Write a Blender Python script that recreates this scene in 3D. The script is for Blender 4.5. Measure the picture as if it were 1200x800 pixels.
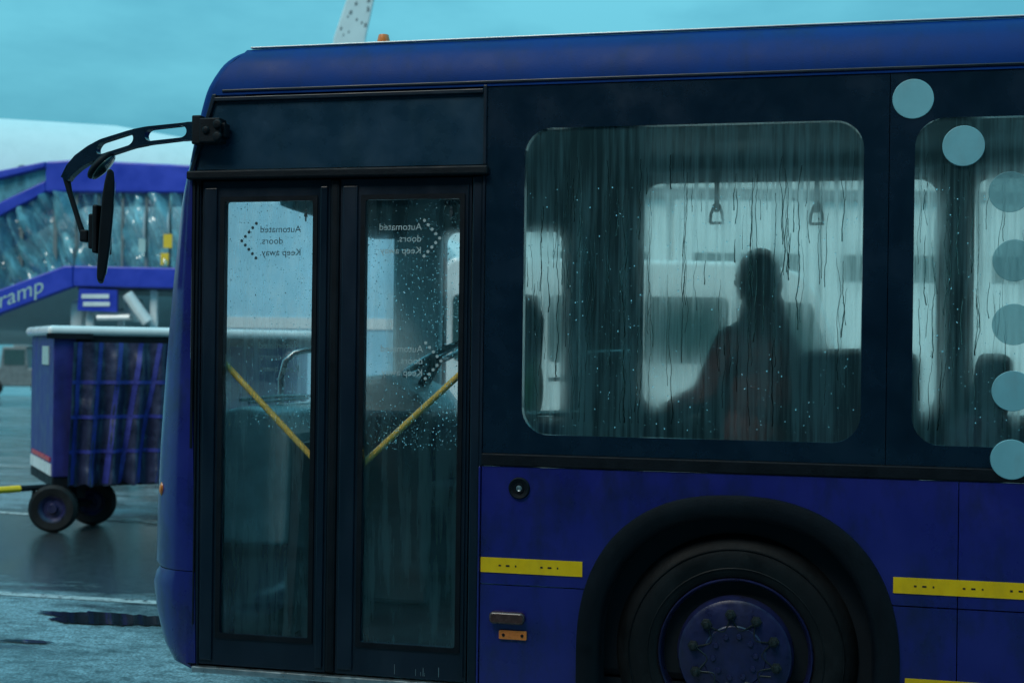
import bpy, bmesh, math, random
from mathutils import Vector, noise, Matrix
rad = math.radians
S = bpy.context.scene
for o in list(bpy.data.objects): bpy.data.objects.remove(o)
COL = S.collection

# ------------------------------------------------------------------ camera
TH = 0.218937
CAM = Vector((1.19456, -5.36871, 1.75))
R_ = Vector((math.cos(TH), math.sin(TH), 0)); F_ = Vector((-math.sin(TH), math.cos(TH), 0))
cd = bpy.data.cameras.new('camera'); cam = bpy.data.objects.new('camera', cd); COL.objects.link(cam)
cd.sensor_width = 36; cd.lens = 36 * 1500 / 1200; cd.shift_y = 13.66 / 1200; cd.clip_start = .05; cd.clip_end = 3000
cam.matrix_world = Matrix.Translation(CAM) @ Matrix.Rotation(TH, 4, 'Z') @ Matrix.Rotation(math.pi / 2, 4, 'X') @ Matrix.Rotation(0.0130478, 4, 'Z')
cd.dof.use_dof = True; cd.dof.focus_distance = 5.6; cd.dof.aperture_fstop = 2.4
S.camera = cam

# ------------------------------------------------------------------ sky, sun, exposure
SUN_EL, SUN_AZ = rad(48), rad(202)
w = bpy.data.worlds.new('World'); S.world = w; w.use_nodes = True
nt = w.node_tree; nt.nodes.clear()
def wn(t, **k):
    n = nt.nodes.new(t)
    for a, b in k.items(): setattr(n, a, b)
    return n
sky = wn('ShaderNodeTexSky', sky_type='NISHITA', sun_disc=False, sun_elevation=SUN_EL, sun_rotation=SUN_AZ, dust_density=4, air_density=1.5, ozone_density=4)
tc = wn('ShaderNodeTexCoord'); sep = wn('ShaderNodeSeparateXYZ')
nt.links.new(tc.outputs['Generated'], sep.inputs[0])
mp = wn('ShaderNodeMapping'); mp.inputs['Scale'].default_value = (1.2, 1.2, 4)
nt.links.new(tc.outputs['Generated'], mp.inputs[0])
cn = wn('ShaderNodeTexNoise'); cn.inputs['Scale'].default_value = 2.6; cn.inputs['Detail'].default_value = 7; cn.inputs['Roughness'].default_value = .58
nt.links.new(mp.outputs[0], cn.inputs['Vector'])
cr = wn('ShaderNodeValToRGB'); cr.color_ramp.elements[0].position = .38; cr.color_ramp.elements[1].position = .62
cr.color_ramp.elements[0].color = (.78, 3.35, 4.45, 1); cr.color_ramp.elements[1].color = (1.2, 4.5, 5.65, 1)
nt.links.new(cn.outputs['Fac'], cr.inputs[0])
zg = wn('ShaderNodeMapRange'); zg.inputs['From Min'].default_value = 0; zg.inputs['From Max'].default_value = 1     # overcast: the zenith is brighter
zg.inputs['To Min'].default_value = .95; zg.inputs['To Max'].default_value = 2.8
nt.links.new(sep.outputs['Z'], zg.inputs['Value'])
mu = wn('ShaderNodeVectorMath', operation='SCALE'); nt.links.new(cr.outputs[0], mu.inputs[0]); nt.links.new(zg.outputs[0], mu.inputs['Scale'])
mx = wn('ShaderNodeMixRGB'); mx.inputs[0].default_value = .94
nt.links.new(sky.outputs[0], mx.inputs[1]); nt.links.new(mu.outputs[0], mx.inputs[2])
bg = wn('ShaderNodeBackground'); bg.inputs['Strength'].default_value = .078
nt.links.new(mx.outputs[0], bg.inputs[0])
wo = wn('ShaderNodeOutputWorld'); nt.links.new(bg.outputs[0], wo.inputs[0])
sd = bpy.data.lights.new('sun', 'SUN'); sd.energy = 1.5; sd.angle = rad(28); sd.color = (1, .92, .8)
sun = bpy.data.objects.new('sun', sd); COL.objects.link(sun)
sv = Vector((math.sin(SUN_AZ) * math.cos(SUN_EL), math.cos(SUN_AZ) * math.cos(SUN_EL), math.sin(SUN_EL)))
sun.rotation_euler = sv.to_track_quat('Z', 'Y').to_euler(); sun.location = (0, 0, 30)
S.view_settings.view_transform = 'Standard'; S.view_settings.look = 'None'
S.view_settings.exposure = .35; S.view_settings.gamma = 1
S.cycles.use_denoising = True; S.cycles.max_bounces = 10; S.cycles.transparent_max_bounces = 20; S.cycles.transmission_bounces = 10
S.cycles.sample_clamp_indirect = 6; S.cycles.caustics_reflective = False

# ------------------------------------------------------------------ materials
def mat(name): 
    m = bpy.data.materials.new(name); m.use_nodes = True
    m.node_tree.nodes.clear(); return m, m.node_tree
def N(t, typ, ins=None, **k):
    n = t.nodes.new(typ)
    for a, b in k.items(): setattr(n, a, b)
    for a, b in (ins or {}).items():
        if isinstance(b, bpy.types.NodeSocket): t.links.new(b, n.inputs[a])
        else: n.inputs[a].default_value = b
    return n
def ramp(t, fac, stops):
    n = t.nodes.new('ShaderNodeValToRGB'); e = n.color_ramp.elements
    while len(e) < len(stops): e.new(.5)
    for i, (p, c) in enumerate(stops):
        e[i].position = p; e[i].color = (c, c, c, 1) if not hasattr(c, '__len__') else (*c, 1)
    t.links.new(fac, n.inputs[0]); return n.outputs[0]
def coords(t, scale=(1, 1, 1)):
    c = N(t, 'ShaderNodeTexCoord')
    return N(t, 'ShaderNodeMapping', {0: c.outputs['Object'], 'Scale': scale}).outputs[0]
def surf(name, col, rough=.5, metal=0., var=.25, ns=6., bump=.0, bs=60., coat=0., stretch=(1, 1, 1), dirt=None, dirt_amt=.3, rvar=.12, drops=0., spec=.5):
    m, t = mat(name); v = coords(t, stretch)
    n1 = N(t, 'ShaderNodeTexNoise', {'Vector': v, 'Scale': ns, 'Detail': 6., 'Roughness': .6}).outputs['Fac']
    lo = tuple(c * (1 - var) for c in col); hi = tuple(min(1, c * (1 + var)) for c in col)
    c = ramp(t, n1, [(.3, lo), (.7, hi)])
    if dirt:
        n2 = N(t, 'ShaderNodeTexNoise', {'Vector': coords(t, (1.5, 1.5, .7)), 'Scale': 3.3, 'Detail': 8., 'Roughness': .7}).outputs['Fac']
        f = ramp(t, n2, [(.48, 0), (.72, dirt_amt)])
        c = N(t, 'ShaderNodeMixRGB', {0: f, 1: c, 2: (*dirt, 1)}).outputs[0]
    r = N(t, 'ShaderNodeMapRange', {'Value': n1, 'From Min': .3, 'From Max': .7, 'To Min': max(.02, rough - rvar), 'To Max': min(1, rough + rvar)}).outputs[0]
    b = N(t, 'ShaderNodeBsdfPrincipled', {'Base Color': c, 'Roughness': r, 'Metallic': metal, 'Coat Weight': coat, 'Coat Roughness': .08, 'Specular IOR Level': spec})
    h = None
    if bump:
        h = N(t, 'ShaderNodeTexNoise', {'Vector': v, 'Scale': bs, 'Detail': 4.}).outputs['Fac']
        bn = N(t, 'ShaderNodeBump', {'Height': h, 'Strength': bump, 'Distance': .01}); t.links.new(bn.outputs[0], b.inputs['Normal'])
        if drops: t.links.new(bn.outputs[0], b.inputs['Coat Normal'])
    if drops:      # beads of rain standing on the paint
        vd = N(t, 'ShaderNodeTexVoronoi', {'Vector': coords(t), 'Scale': 90., 'Randomness': 1.}).outputs['Distance']
        hd = ramp(t, vd, [(0, 1), (.33, 0)])
        bd = N(t, 'ShaderNodeBump', {'Height': hd, 'Strength': drops, 'Distance': .004})
        if bump: t.links.new(bn.outputs[0], bd.inputs['Normal'])
        t.links.new(bd.outputs[0], b.inputs['Coat Normal' if coat else 'Normal'])
    o = N(t, 'ShaderNodeOutputMaterial', {0: b.outputs[0]}); return m
def emitless_plain(*a, **k): return surf(*a, **k)
M = {}
M['blue'] = surf('navy_paint', (.014, .016, .185), .32, var=.12, ns=3, bump=.03, bs=300, coat=.75, dirt=(.009, .012, .03), dirt_amt=.85, drops=.22)
M['blue_cove'] = surf('roof_blue_paint', (.001, .035, .19), .5, var=.15, ns=3, coat=.0, spec=.12, dirt=(.012, .03, .06), dirt_amt=.5, drops=.1)
M['black'] = surf('black_panel', (.003, .014, .031), .25, var=.3, ns=4, bump=.02, bs=150, coat=.35, dirt=(.008, .026, .045), dirt_amt=.5, drops=.12)
M['blackmat'] = surf('black_rubber', (.0025, .005, .009), .6, spec=.22, var=.35, ns=9, bump=.15, bs=120, dirt=(.010, .016, .022), dirt_amt=.5)
M['frame'] = surf('door_frame', (.0025, .010, .023), .38, var=.3, ns=5, bump=.04, bs=90, stretch=(1, 1, .25), dirt=(.008, .022, .035), dirt_amt=.5)
M['alu'] = surf('aluminium', (.45, .5, .52), .35, metal=.9, var=.2, ns=20, bump=.05, bs=80)
M['yellow'] = surf('yellow_tape', (1., .60, .003), .45, var=.06, ns=14, dirt=(.3, .2, .02), dirt_amt=.35)
M['handrail'] = surf('yellow_handrail', (.80, .48, .07), .35, var=.1, ns=12, coat=.3)
M['decal'] = surf('backlit_decal', (.015, .035, .045), .6, var=.1)  # darkened copy of the mid-grey decal; backlit look put into its colour
M['decal_pale'] = surf('pale_decal', (.42, .52, .53), .6, var=.1)
M['dot'] = surf('white_vinyl_dot', (.19, .48, .56), .5, var=.07, ns=8, dirt=(.18, .24, .25), dirt_amt=.5)
M['decal_faint'] = surf('faint_decal', (.10, .20, .22), .6)
M['plane_white'] = surf('aircraft_white', (.56, .65, .66), .45, var=.05, ns=1, dirt=(.45, .52, .53), dirt_amt=.4)
M['backdrop_truck_pale'] = surf('backdrop_truck_teal', (.34, .62, .76), .5, var=.18, ns=.9, dirt=(.55, .75, .82), dirt_amt=.9)  # bright teal view behind the door put into the added truck's colour
M['backdrop_white'] = surf('backdrop_cladding', (.74, .80, .80), .5, var=.06, ns=.4)
M['header_reflect_black'] = surf('header_reflect_black', (.009, .036, .068), .3, var=.3, ns=4, bump=.03, bs=120, coat=.3, dirt=(.02, .05, .07), dirt_amt=.5, drops=.12)  # lighter copy of the black panel; bluish reflection put into the colour
M['printblack'] = surf('print_black', (.01, .01, .01), .6)
M['dot_film'], _t = mat('perforated_vinyl')
_d = N(_t, 'ShaderNodeBsdfPrincipled', {'Base Color': (.18, .42, .48, 1), 'Roughness': .55}); _p = N(_t, 'ShaderNodeBsdfTransparent', {'Color': (.45, .6, .62, 1)})
N(_t, 'ShaderNodeOutputMaterial', {0: N(_t, 'ShaderNodeMixShader', {0: .5, 1: _p.outputs[0], 2: _d.outputs[0]}).outputs[0]})
M['interior'] = surf('interior_panel', (.06, .085, .10), .6, var=.2, ns=4)
M['ceiling'] = surf('interior_ceiling', (.045, .075, .095), .55, var=.15, ns=4)
M['dash'] = surf('dashboard_plastic', (.42, .54, .56), .5, var=.25, ns=7, bump=.1, bs=200)
M['dark_in'] = surf('dark_interior', (.006, .011, .017), .7, spec=.25, var=.3, ns=7)
M['seat'] = surf('seat_fabric', (.012, .02, .045), .85, var=.35, ns=30, bump=.1, bs=200)
M['steel'] = surf('brushed_rail', (.4, .45, .46), .3, metal=.8, var=.15, ns=30)
M['orange'] = surf('orange_lens', (.75, .22, .04), .3, var=.15, ns=40, coat=.5)
M['brownlens'] = surf('dull_red_lens', (.07, .03, .025), .25, var=.3, ns=40, coat=.4)
M['white'] = surf('white_gloss', (.72, .76, .76), .3, var=.05, ns=2, coat=.3, dirt=(.4, .45, .45), dirt_amt=.3)
M['rim'] = surf('blue_wheel_paint', (.014, .017, .075), .36, var=.3, ns=18, bump=.1, bs=60, dirt=(.02, .02, .025), dirt_amt=.7)
M['nut'] = surf('wheel_nut', (.02, .028, .03), .5, metal=.3, var=.4, ns=60)
M['tyre'] = surf('tyre_rubber', (.004, .006, .008), .62, spec=.25, var=.35, ns=10, bump=.15, bs=50, dirt=(.018, .024, .028), dirt_amt=.6)
M['ramp_blue'] = surf('ramp_blue_paint', (.02, .045, .42), .42, var=.15, ns=3)
M['hivis'] = surf('yellow_sign', (.75, .48, .03), .5, var=.1)
M['trolley_blue'] = surf('trolley_blue_panel', (.020, .022, .17), .45, var=.3, ns=5, dirt=(.02, .02, .04), dirt_amt=.6)
M['curtain'] = surf('black_tarpaulin', (.022, .03, .07), .35, var=.5, ns=7, bump=.2, bs=25)
M['strap'] = surf('blue_webbing', (.025, .035, .24), .55, var=.25, ns=30)
M['red'] = surf('red_reflector', (.45, .02, .03), .35, var=.1)
M['pale'] = surf('pale_plate', (.35, .5, .5), .5, var=.1)
M['green'] = surf('green_cloth', (.10, .40, .08), .7, var=.2)
M['skin'] = surf('skin', (.35, .22, .16), .5, var=.1)
M['hair'] = surf('dark_hair', (.012, .011, .011), .5, var=.3, ns=50, bump=.3, bs=90)
M['coat'] = surf('dull_red_jacket', (.16, .05, .05), .8, var=.25, ns=20, bump=.1, bs=100)
M['trousers'] = surf('dark_trousers', (.02, .023, .03), .85, var=.2, ns=30)
M['bag'] = surf('dark_luggage', (.014, .02, .03), .5, var=.3, ns=12)
M['concrete'] = surf('terminal_cladding', (.03, .04, .045), .6, var=.25, ns=1.5, bump=.1, bs=8)
M['vanglass'] = surf('vehicle_glass', (.03, .07, .07), .06, var=.1, coat=.5)
M['gse'] = surf('grey_equipment', (.14, .17, .18), .5, var=.3)

# wet apron
m, t = mat('wet_concrete'); M['ground'] = m
v = coords(t)
big = N(t, 'ShaderNodeTexNoise', {'Vector': coords(t, (.55, 1.2, 1)), 'Scale': 1.1, 'Detail': 8., 'Roughness': .66}).outputs['Fac']
mid = N(t, 'ShaderNodeTexNoise', {'Vector': coords(t, (1.2, 1.7, 1)), 'Scale': 8., 'Detail': 7., 'Roughness': .75}).outputs['Fac']
fine = N(t, 'ShaderNodeTexNoise', {'Vector': v, 'Scale': 55., 'Detail': 3., 'Roughness': .6}).outputs['Fac']
sy = N(t, 'ShaderNodeSeparateXYZ', {0: v}).outputs['Y']
belt = ramp(t, N(t, 'ShaderNodeMapRange', {'Value': sy, 'From Min': 2., 'From Max': 8.}).outputs[0], [(.10, 0.02), (.26, .24), (.62, .24), (.8, .05)])   # the low strip of the apron where water lies
wsum = N(t, 'ShaderNodeMath', {0: big, 1: belt}, operation='ADD').outputs[0]
wet = ramp(t, wsum, [(.48, 0), (.62, 1)])
col = ramp(t, wet, [(0, (.23, .31, .34)), (1, (.028, .038, .044))])
mot = ramp(t, mid, [(.38, .25), (.50, .95), (.64, 1.5)])
col = N(t, 'ShaderNodeMixRGB', {0: 1., 1: col, 2: mot}, blend_type='MULTIPLY').outputs[0]
spk = ramp(t, fine, [(.36, .3), (.5, .9), (.68, 1.6)])
col = N(t, 'ShaderNodeMixRGB', {0: 1., 1: col, 2: spk}, blend_type='MULTIPLY').outputs[0]
film = N(t, 'ShaderNodeMapRange', {'Value': mid, 'From Min': .38, 'From Max': .58, 'To Min': .3, 'To Max': 1.}).outputs[0]
film = N(t, 'ShaderNodeMath', {0: film, 1: wet}, operation='MAXIMUM').outputs[0]
crg = N(t, 'ShaderNodeMapRange', {'Value': wet, 'To Min': .27, 'To Max': .05}).outputs[0]
bn = N(t, 'ShaderNodeBump', {'Height': fine, 'Strength': .35, 'Distance': .008})
b = N(t, 'ShaderNodeBsdfPrincipled', {'Base Color': col, 'Roughness': .5, 'Normal': bn.outputs[0], 'Specular IOR Level': .6, 'Coat Weight': film, 'Coat Roughness': crg, 'Coat IOR': 2.0})
ripple = N(t, 'ShaderNodeMath', {0: mid, 1: N(t, 'ShaderNodeMath', {0: fine, 1: .3}, operation='MULTIPLY').outputs[0]}, operation='ADD').outputs[0]
cst = N(t, 'ShaderNodeMapRange', {'Value': wet, 'To Min': .6, 'To Max': .14}).outputs[0]
cb = N(t, 'ShaderNodeBump', {'Height': ripple, 'Strength': cst, 'Distance': .02}); t.links.new(cb.outputs[0], b.inputs['Coat Normal'])
N(t, 'ShaderNodeOutputMaterial', {0: b.outputs[0]})
M['puddle'] = surf('standing_water', (.012, .016, .018), .04, var=.2, ns=3, rvar=.02, bump=.04, bs=9)
m, t = mat('worn_white_line'); M['line'] = m
nz = N(t, 'ShaderNodeTexNoise', {'Vector': coords(t), 'Scale': 14., 'Detail': 7., 'Roughness': .7}).outputs['Fac']
c = ramp(t, nz, [(.36, (.06, .07, .075)), (.52, (.5, .55, .55))])
b = N(t, 'ShaderNodeBsdfPrincipled', {'Base Color': c, 'Roughness': .25}); N(t, 'ShaderNodeOutputMaterial', {0: b.outputs[0]})

def glass(name, tint=(.75, .88, .9), fog=0., streak=(55, 1, 2.2), blur=.6, lo=.42, hi=.62, veil=.12, spec=1., dmix=.3):
    """clear pane with mirror reflection; where fogged, condensation blurs and veils it"""
    m, t = mat(name)
    tr = N(t, 'ShaderNodeBsdfTransparent', {'Color': (*tint, 1)})
    sh = tr.outputs[0]
    if fog:
        v = coords(t, streak)
        n1 = N(t, 'ShaderNodeTexNoise', {'Vector': v, 'Scale': 1., 'Detail': 4., 'Roughness': .6}).outputs['Fac']
        n2 = N(t, 'ShaderNodeTexNoise', {'Vector': coords(t, (2.2, 1, 1.6)), 'Scale': 1., 'Detail': 3.}).outputs['Fac']
        s = N(t, 'ShaderNodeMath', {0: n1, 1: N(t, 'ShaderNodeMath', {0: n2, 1: .6}, operation='MULTIPLY').outputs[0]}, operation='ADD').outputs[0]
        f = N(t, 'ShaderNodeMapRange', {'Value': s, 'From Min': lo + .3, 'From Max': hi + .3, 'To Min': fog * .36, 'To Max': fog}).outputs[0]
        rf = N(t, 'ShaderNodeBsdfRefraction', {'Color': (*tint, 1), 'Roughness': blur, 'IOR': 1.05}) if blur else tr
        tl = N(t, 'ShaderNodeBsdfTranslucent', {'Color': (.66, .9, .88, 1)})
        df = N(t, 'ShaderNodeBsdfDiffuse', {'Color': (.24, .60, .70, 1)})
        vl = N(t, 'ShaderNodeMixShader', {0: dmix, 1: tl.outputs[0], 2: df.outputs[0]})
        fg = N(t, 'ShaderNodeMixShader', {0: veil, 1: rf.outputs[0], 2: vl.outputs[0]})
        sh = N(t, 'ShaderNodeMixShader', {0: f, 1: sh, 2: fg.outputs[0]}).outputs[0]
    gl = N(t, 'ShaderNodeBsdfGlossy', {'Color': (1, 1, 1, 1), 'Roughness': .03})
    lw = N(t, 'ShaderNodeLayerWeight', {'Blend': .5}).outputs['Facing']
    fr = N(t, 'ShaderNodeMath', {0: lw, 1: 5.}, operation='POWER').outputs[0]
    fr = N(t, 'ShaderNodeMath', {0: fr, 1: .9, 2: .055}, operation='MULTIPLY_ADD').outputs[0]
    fr = N(t, 'ShaderNodeMath', {0: fr, 1: spec}, operation='MULTIPLY').outputs[0]
    sh = N(t, 'ShaderNodeMixShader', {0: fr, 1: sh, 2: gl.outputs[0]}).outputs[0]
    N(t, 'ShaderNodeOutputMaterial', {0: sh}); return m
M['win'] = glass('misted_window_glass', (.86, 1., .97), fog=.97, blur=.66, veil=.24, dmix=.45, streak=(42, 1, 1.6))
M['doorglass'] = glass('rainy_door_glass', (.96, .99, 1.), fog=.46, streak=(22, 1, 2), blur=.4, veil=.32, dmix=.45)
M['farglass'] = glass('far_window_glass', (.98, 1., .99), fog=.4, blur=.5, veil=.12)
M['screen'] = glass('windscreen_glass', (.98, 1., 1.), fog=.3, streak=(4, 4, 3), blur=0, veil=.12)
M['plastic'] = glass('clear_plastic_sheet', (.55, .72, .78), fog=.95, streak=(3, 3, 1.5), blur=.5, veil=.85, spec=1.3, dmix=.7)
m, t = mat('water'); M['water'] = m
b = N(t, 'ShaderNodeBsdfGlass', {'Color': (.93, .97, .97, 1), 'Roughness': .02, 'IOR': 1.33}); N(t, 'ShaderNodeOutputMaterial', {0: b.outputs[0]})
m, t = mat('running_water'); M['rivulet'] = m
b = N(t, 'ShaderNodeBsdfGlass', {'Color': (.30, .42, .43, 1), 'Roughness': .05, 'IOR': 1.33}); N(t, 'ShaderNodeOutputMaterial', {0: b.outputs[0]})  # darkness refracted by the trails is put into the water's tint

# ------------------------------------------------------------------ mesh helpers
class MB:
    def __init__(s): s.v = []; s.f = []
    def add(s, vs, fs):
        n = len(s.v); s.v += [tuple(p) for p in vs]; s.f += [[i + n for i in f] for f in fs]; return s
    def box(s, x0, x1, y0, y1, z0, z1):
        return s.add([(x0, y0, z0), (x1, y0, z0), (x1, y1, z0), (x0, y1, z0), (x0, y0, z1), (x1, y0, z1), (x1, y1, z1), (x0, y1, z1)],
                     [(0, 3, 2, 1), (4, 5, 6, 7), (0, 1, 5, 4), (1, 2, 6, 5), (2, 3, 7, 6), (3, 0, 4, 7)])
    def prism(s, poly, y0, y1):
        n = len(poly)
        return s.add([(x, y0, z) for x, z in poly] + [(x, y1, z) for x, z in poly],
                     [list(range(n)), list(range(2 * n - 1, n - 1, -1))] + [(i, (i + 1) % n, n + (i + 1) % n, n + i) for i in range(n)])
    def strip(s, a, b, closed=False):      # quads between two equal polylines
        n = len(a); k = n if closed else n - 1
        return s.add(list(a) + list(b), [(i, (i + 1) % n, n + (i + 1) % n, n + i) for i in range(k)])
    def grid(s, rows):
        nr, nc = len(rows), len(rows[0])
        return s.add([p for r in rows for p in r], [(i * nc + j, i * nc + j + 1, (i + 1) * nc + j + 1, (i + 1) * nc + j) for i in range(nr - 1) for j in range(nc - 1)])
    def tube(s, pts, r, n=8, cap=True, flat=None):
        pts = [Vector(p) for p in pts]; m_ = len(pts); rs = r if hasattr(r, '__len__') else [r] * m_
        rings = []; up = None
        for i, p in enumerate(pts):
            d = (pts[min(i + 1, m_ - 1)] - pts[max(i - 1, 0)]).normalized()
            if up is None: up = Vector((0, 0, 1)) if abs(d.z) < .9 else Vector((0, 1, 0))
            a = d.cross(up).normalized(); c = a.cross(d).normalized(); up = c
            rings.append([p + (a * math.cos(q) + c * math.sin(q)) * rs[i] for q in [2 * math.pi * k / n for k in range(n)]])
        base = len(s.v)
        s.add([q for g in rings for q in g], [(i * n + j, i * n + (j + 1) % n, (i + 1) * n + (j + 1) % n, (i + 1) * n + j) for i in range(m_ - 1) for j in range(n)])
        if cap: s.f += [[base + j for j in range(n)][::-1], [base + (m_ - 1) * n + j for j in range(n)]]
        return s
    def lathe(s, prof, c, n=48, axis='y', cap=False):   # prof: (radius, offset along axis)
        rows = []
        for r, h in prof:
            row = []
            for k in range(n):
                a = 2 * math.pi * k / n; p, q = r * math.cos(a), r * math.sin(a)
                row.append((c[0] + p, c[1] + h, c[2] + q) if axis == 'y' else (c[0] + p, c[1] + q, c[2] + h) if axis == 'z' else (c[0] + h, c[1] + p, c[2] + q))
            rows.append(row)
        base = len(s.v); nr = len(rows)
        s.add([p for r in rows for p in r], [(i * n + j, i * n + (j + 1) % n, (i + 1) * n + (j + 1) % n, (i + 1) * n + j) for i in range(nr - 1) for j in range(n)])
        if cap: s.f += [[base + j for j in range(n)], [base + (nr - 1) * n + j for j in range(n)]]
        return s
    def ball(s, c, r, nu=16, nv=10, rot=None):
        rows = []
        for i in range(nv + 1):
            a = math.pi * i / nv; rows.append([Vector((r[0] * math.sin(a) * math.cos(2 * math.pi * j / nu), r[1] * math.sin(a) * math.sin(2 * math.pi * j / nu), r[2] * math.cos(a))) for j in range(nu)])
        if rot: rows = [[rot @ p for p in rw] for rw in rows]
        C_ = Vector(c)
        vs = [p + C_ for rw in rows for p in rw]
        return s.add(vs, [(i * nu + j, i * nu + (j + 1) % nu, (i + 1) * nu + (j + 1) % nu, (i + 1) * nu + j) for i in range(nv) for j in range(nu)])
    def mesh(s, name, smooth=0., merge=True):
        bm = bmesh.new(); vs = [bm.verts.new(p) for p in s.v]
        for f in s.f:
            try: bm.faces.new([vs[i] for i in f])
            except ValueError: pass
        if merge: bmesh.ops.remove_doubles(bm, verts=bm.verts, dist=1e-5)
        bmesh.ops.recalc_face_normals(bm, faces=bm.faces)
        me = bpy.data.meshes.new(name); bm.to_mesh(me); bm.free()
        if smooth:
            for p in me.polygons: p.use_smooth = True
            me.set_sharp_from_angle(angle=rad(smooth))
        return me
    def build(s, name, material, parent=None, smooth=0., bevel=0., seg=2, merge=True):
        me = s.mesh(name, smooth, merge); o = link(name, me, material, parent)
        if bevel:
            b = o.modifiers.new('bevel', 'BEVEL'); b.width = bevel; b.segments = seg; b.limit_method = 'ANGLE'; b.angle_limit = rad(40); b.harden_normals = False
        return o
def link(name, me, material=None, parent=None, loc=None):
    o = bpy.data.objects.new(name, me)
    if material is not None and me is not None and not len(me.materials): me.materials.append(M[material])
    COL.objects.link(o); o.parent = parent
    if loc is not None: o.location = loc
    return o
def tag(o, label, cat=None, group=None, kind=None):
    if label: o['label'] = label
    if cat: o['category'] = cat
    if group: o['group'] = group
    if kind: o['kind'] = kind
    return o
def thing(name, label, cat, loc=(0, 0, 0), rz=0, group=None):
    o = bpy.data.objects.new(name, None); COL.objects.link(o); o.location = loc; o.rotation_euler.z = rz; o.empty_display_size = .2
    return tag(o, label, cat, group)
def copy_tree(o, parent=None):
    c = o.copy(); COL.objects.link(c); c.parent = parent
    for ch in list(o.children): copy_tree(ch, c)
    return c
def rrect(x0, x1, z0, z1, r, n=6):
    out = []
    for cx, cz, a0 in ((x1 - r, z1 - r, 0), (x0 + r, z1 - r, 90), (x0 + r, z0 + r, 180), (x1 - r, z0 + r, 270)):
        for k in range(n + 1):
            a = rad(a0 + 90 * k / n); out.append((cx + r * math.cos(a), cz + r * math.sin(a)))
    return out
def hole_panel(mb, ox0, ox1, oz0, oz1, hole, y0, y1):
    """rectangle with a rounded hole, thickness y0..y1"""
    cx = (min(p[0] for p in hole) + max(p[0] for p in hole)) / 2; cz = (min(p[1] for p in hole) + max(p[1] for p in hole)) / 2
    n = len(hole); q = n // 4; outer = []
    corners = [(ox1, oz1), (ox0, oz1), (ox0, oz0), (ox1, oz0)]
    for k, (x, z) in enumerate(hole):
        c = corners[k // q]; i = k % q; h = (q - 1) / 2
        first, second = (i < h), (i > h)
        if k // q == 0: p = (c[0], min(c[1], z)) if first else ((x, c[1]) if second else c)
        elif k // q == 1: p = (x, c[1]) if first else ((c[0], z) if second else c)
        elif k // q == 2: p = (c[0], z) if first else ((x, c[1]) if second else c)
        else: p = (x, c[1]) if first else ((c[0], z) if second else c)
        outer.append(p)
    A = [(x, y0, z) for x, z in outer]; B = [(x, y0, z) for x, z in hole]; A2 = [(x, y1, z) for x, z in outer]; B2 = [(x, y1, z) for x, z in hole]
    mb.strip(A, B, True); mb.strip(A2, B2, True); mb.strip(B, B2, True); mb.strip(A, A2, True)
def pane(mb, hole, y):
    return mb.add([(x, y, z) for x, z in hole], [list(range(len(hole)))])
def text_mesh(body, size, align, fn, name='lettering'):
    cu = bpy.data.curves.new('t', 'FONT'); cu.body = body; cu.size = size; cu.align_x = align; cu.resolution_u = 3
    ob = bpy.data.objects.new('t', cu); COL.objects.link(ob)
    dg = bpy.context.evaluated_depsgraph_get(); me = bpy.data.meshes.new_from_object(ob.evaluated_get(dg))
    bpy.data.objects.remove(ob); bpy.data.curves.remove(cu)
    me.name = name; me.materials.clear()
    for v_ in me.vertices: v_.co = fn(v_.co.x, v_.co.y)
    return me

# ------------------------------------------------------------------ ground
g = MB()
xs = [-600, -60, -12, 12, 60, 600]
g.grid([[(x, y, 0) for x in xs] for y in (-60, -12, 12, 60, 900)])
ground = tag(g.build('apron_ground', 'ground'), None, kind='structure')
def line(x0, y0, x1, y1, wd, z=.004):
    a, b_ = Vector((x0, y0, z)), Vector((x1, y1, z)); d = (b_ - a).normalized(); n_ = Vector((-d.y, d.x, 0)) * wd / 2
    tag(MB().add([a - n_, b_ - n_, b_ + n_, a + n_], [(0, 1, 2, 3)]).build('painted_line', 'line'), None, kind='structure')
line(-14, 7.55, 12, 4.2, .12); line(-9, 2.70, 9, 2.72, .11); line(-20, 12.2, 16, 9.0, .12)
random.seed(3)
def puddle(cx, cy, rx, ry, k):
    pts = []
    for i in range(160):
        a = 2 * math.pi * i / 160; c_, s_ = math.cos(a), math.sin(a)
        rr = 1 + .45 * noise.noise((c_ * 1.7 + k, s_ * 1.7, k * 2.3)) + .22 * noise.noise((c_ * 6, s_ * 6, k)) + .12 * noise.noise((c_ * 19, s_ * 19, k))
        pts.append((cx + rx * rr * c_, cy + ry * rr * s_, .008))
    tag(MB().add(pts, [list(range(160))]).build('puddle_water', 'puddle'), None, kind='structure')
puddle(-2.95, 2.15, .66, .17, 1.3); puddle(-3.25, 1.42, .16, .035, 4.1)

# the terminal whose windows the photograph looks out of stands behind the camera
tw = MB().box(-16, 16, -9.2, -8.6, 0, 11.)  # unseen; height set to shade the bus side and darken its reflections
tag(tw.build('terminal_wall', 'concrete'), None, kind='structure')

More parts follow.
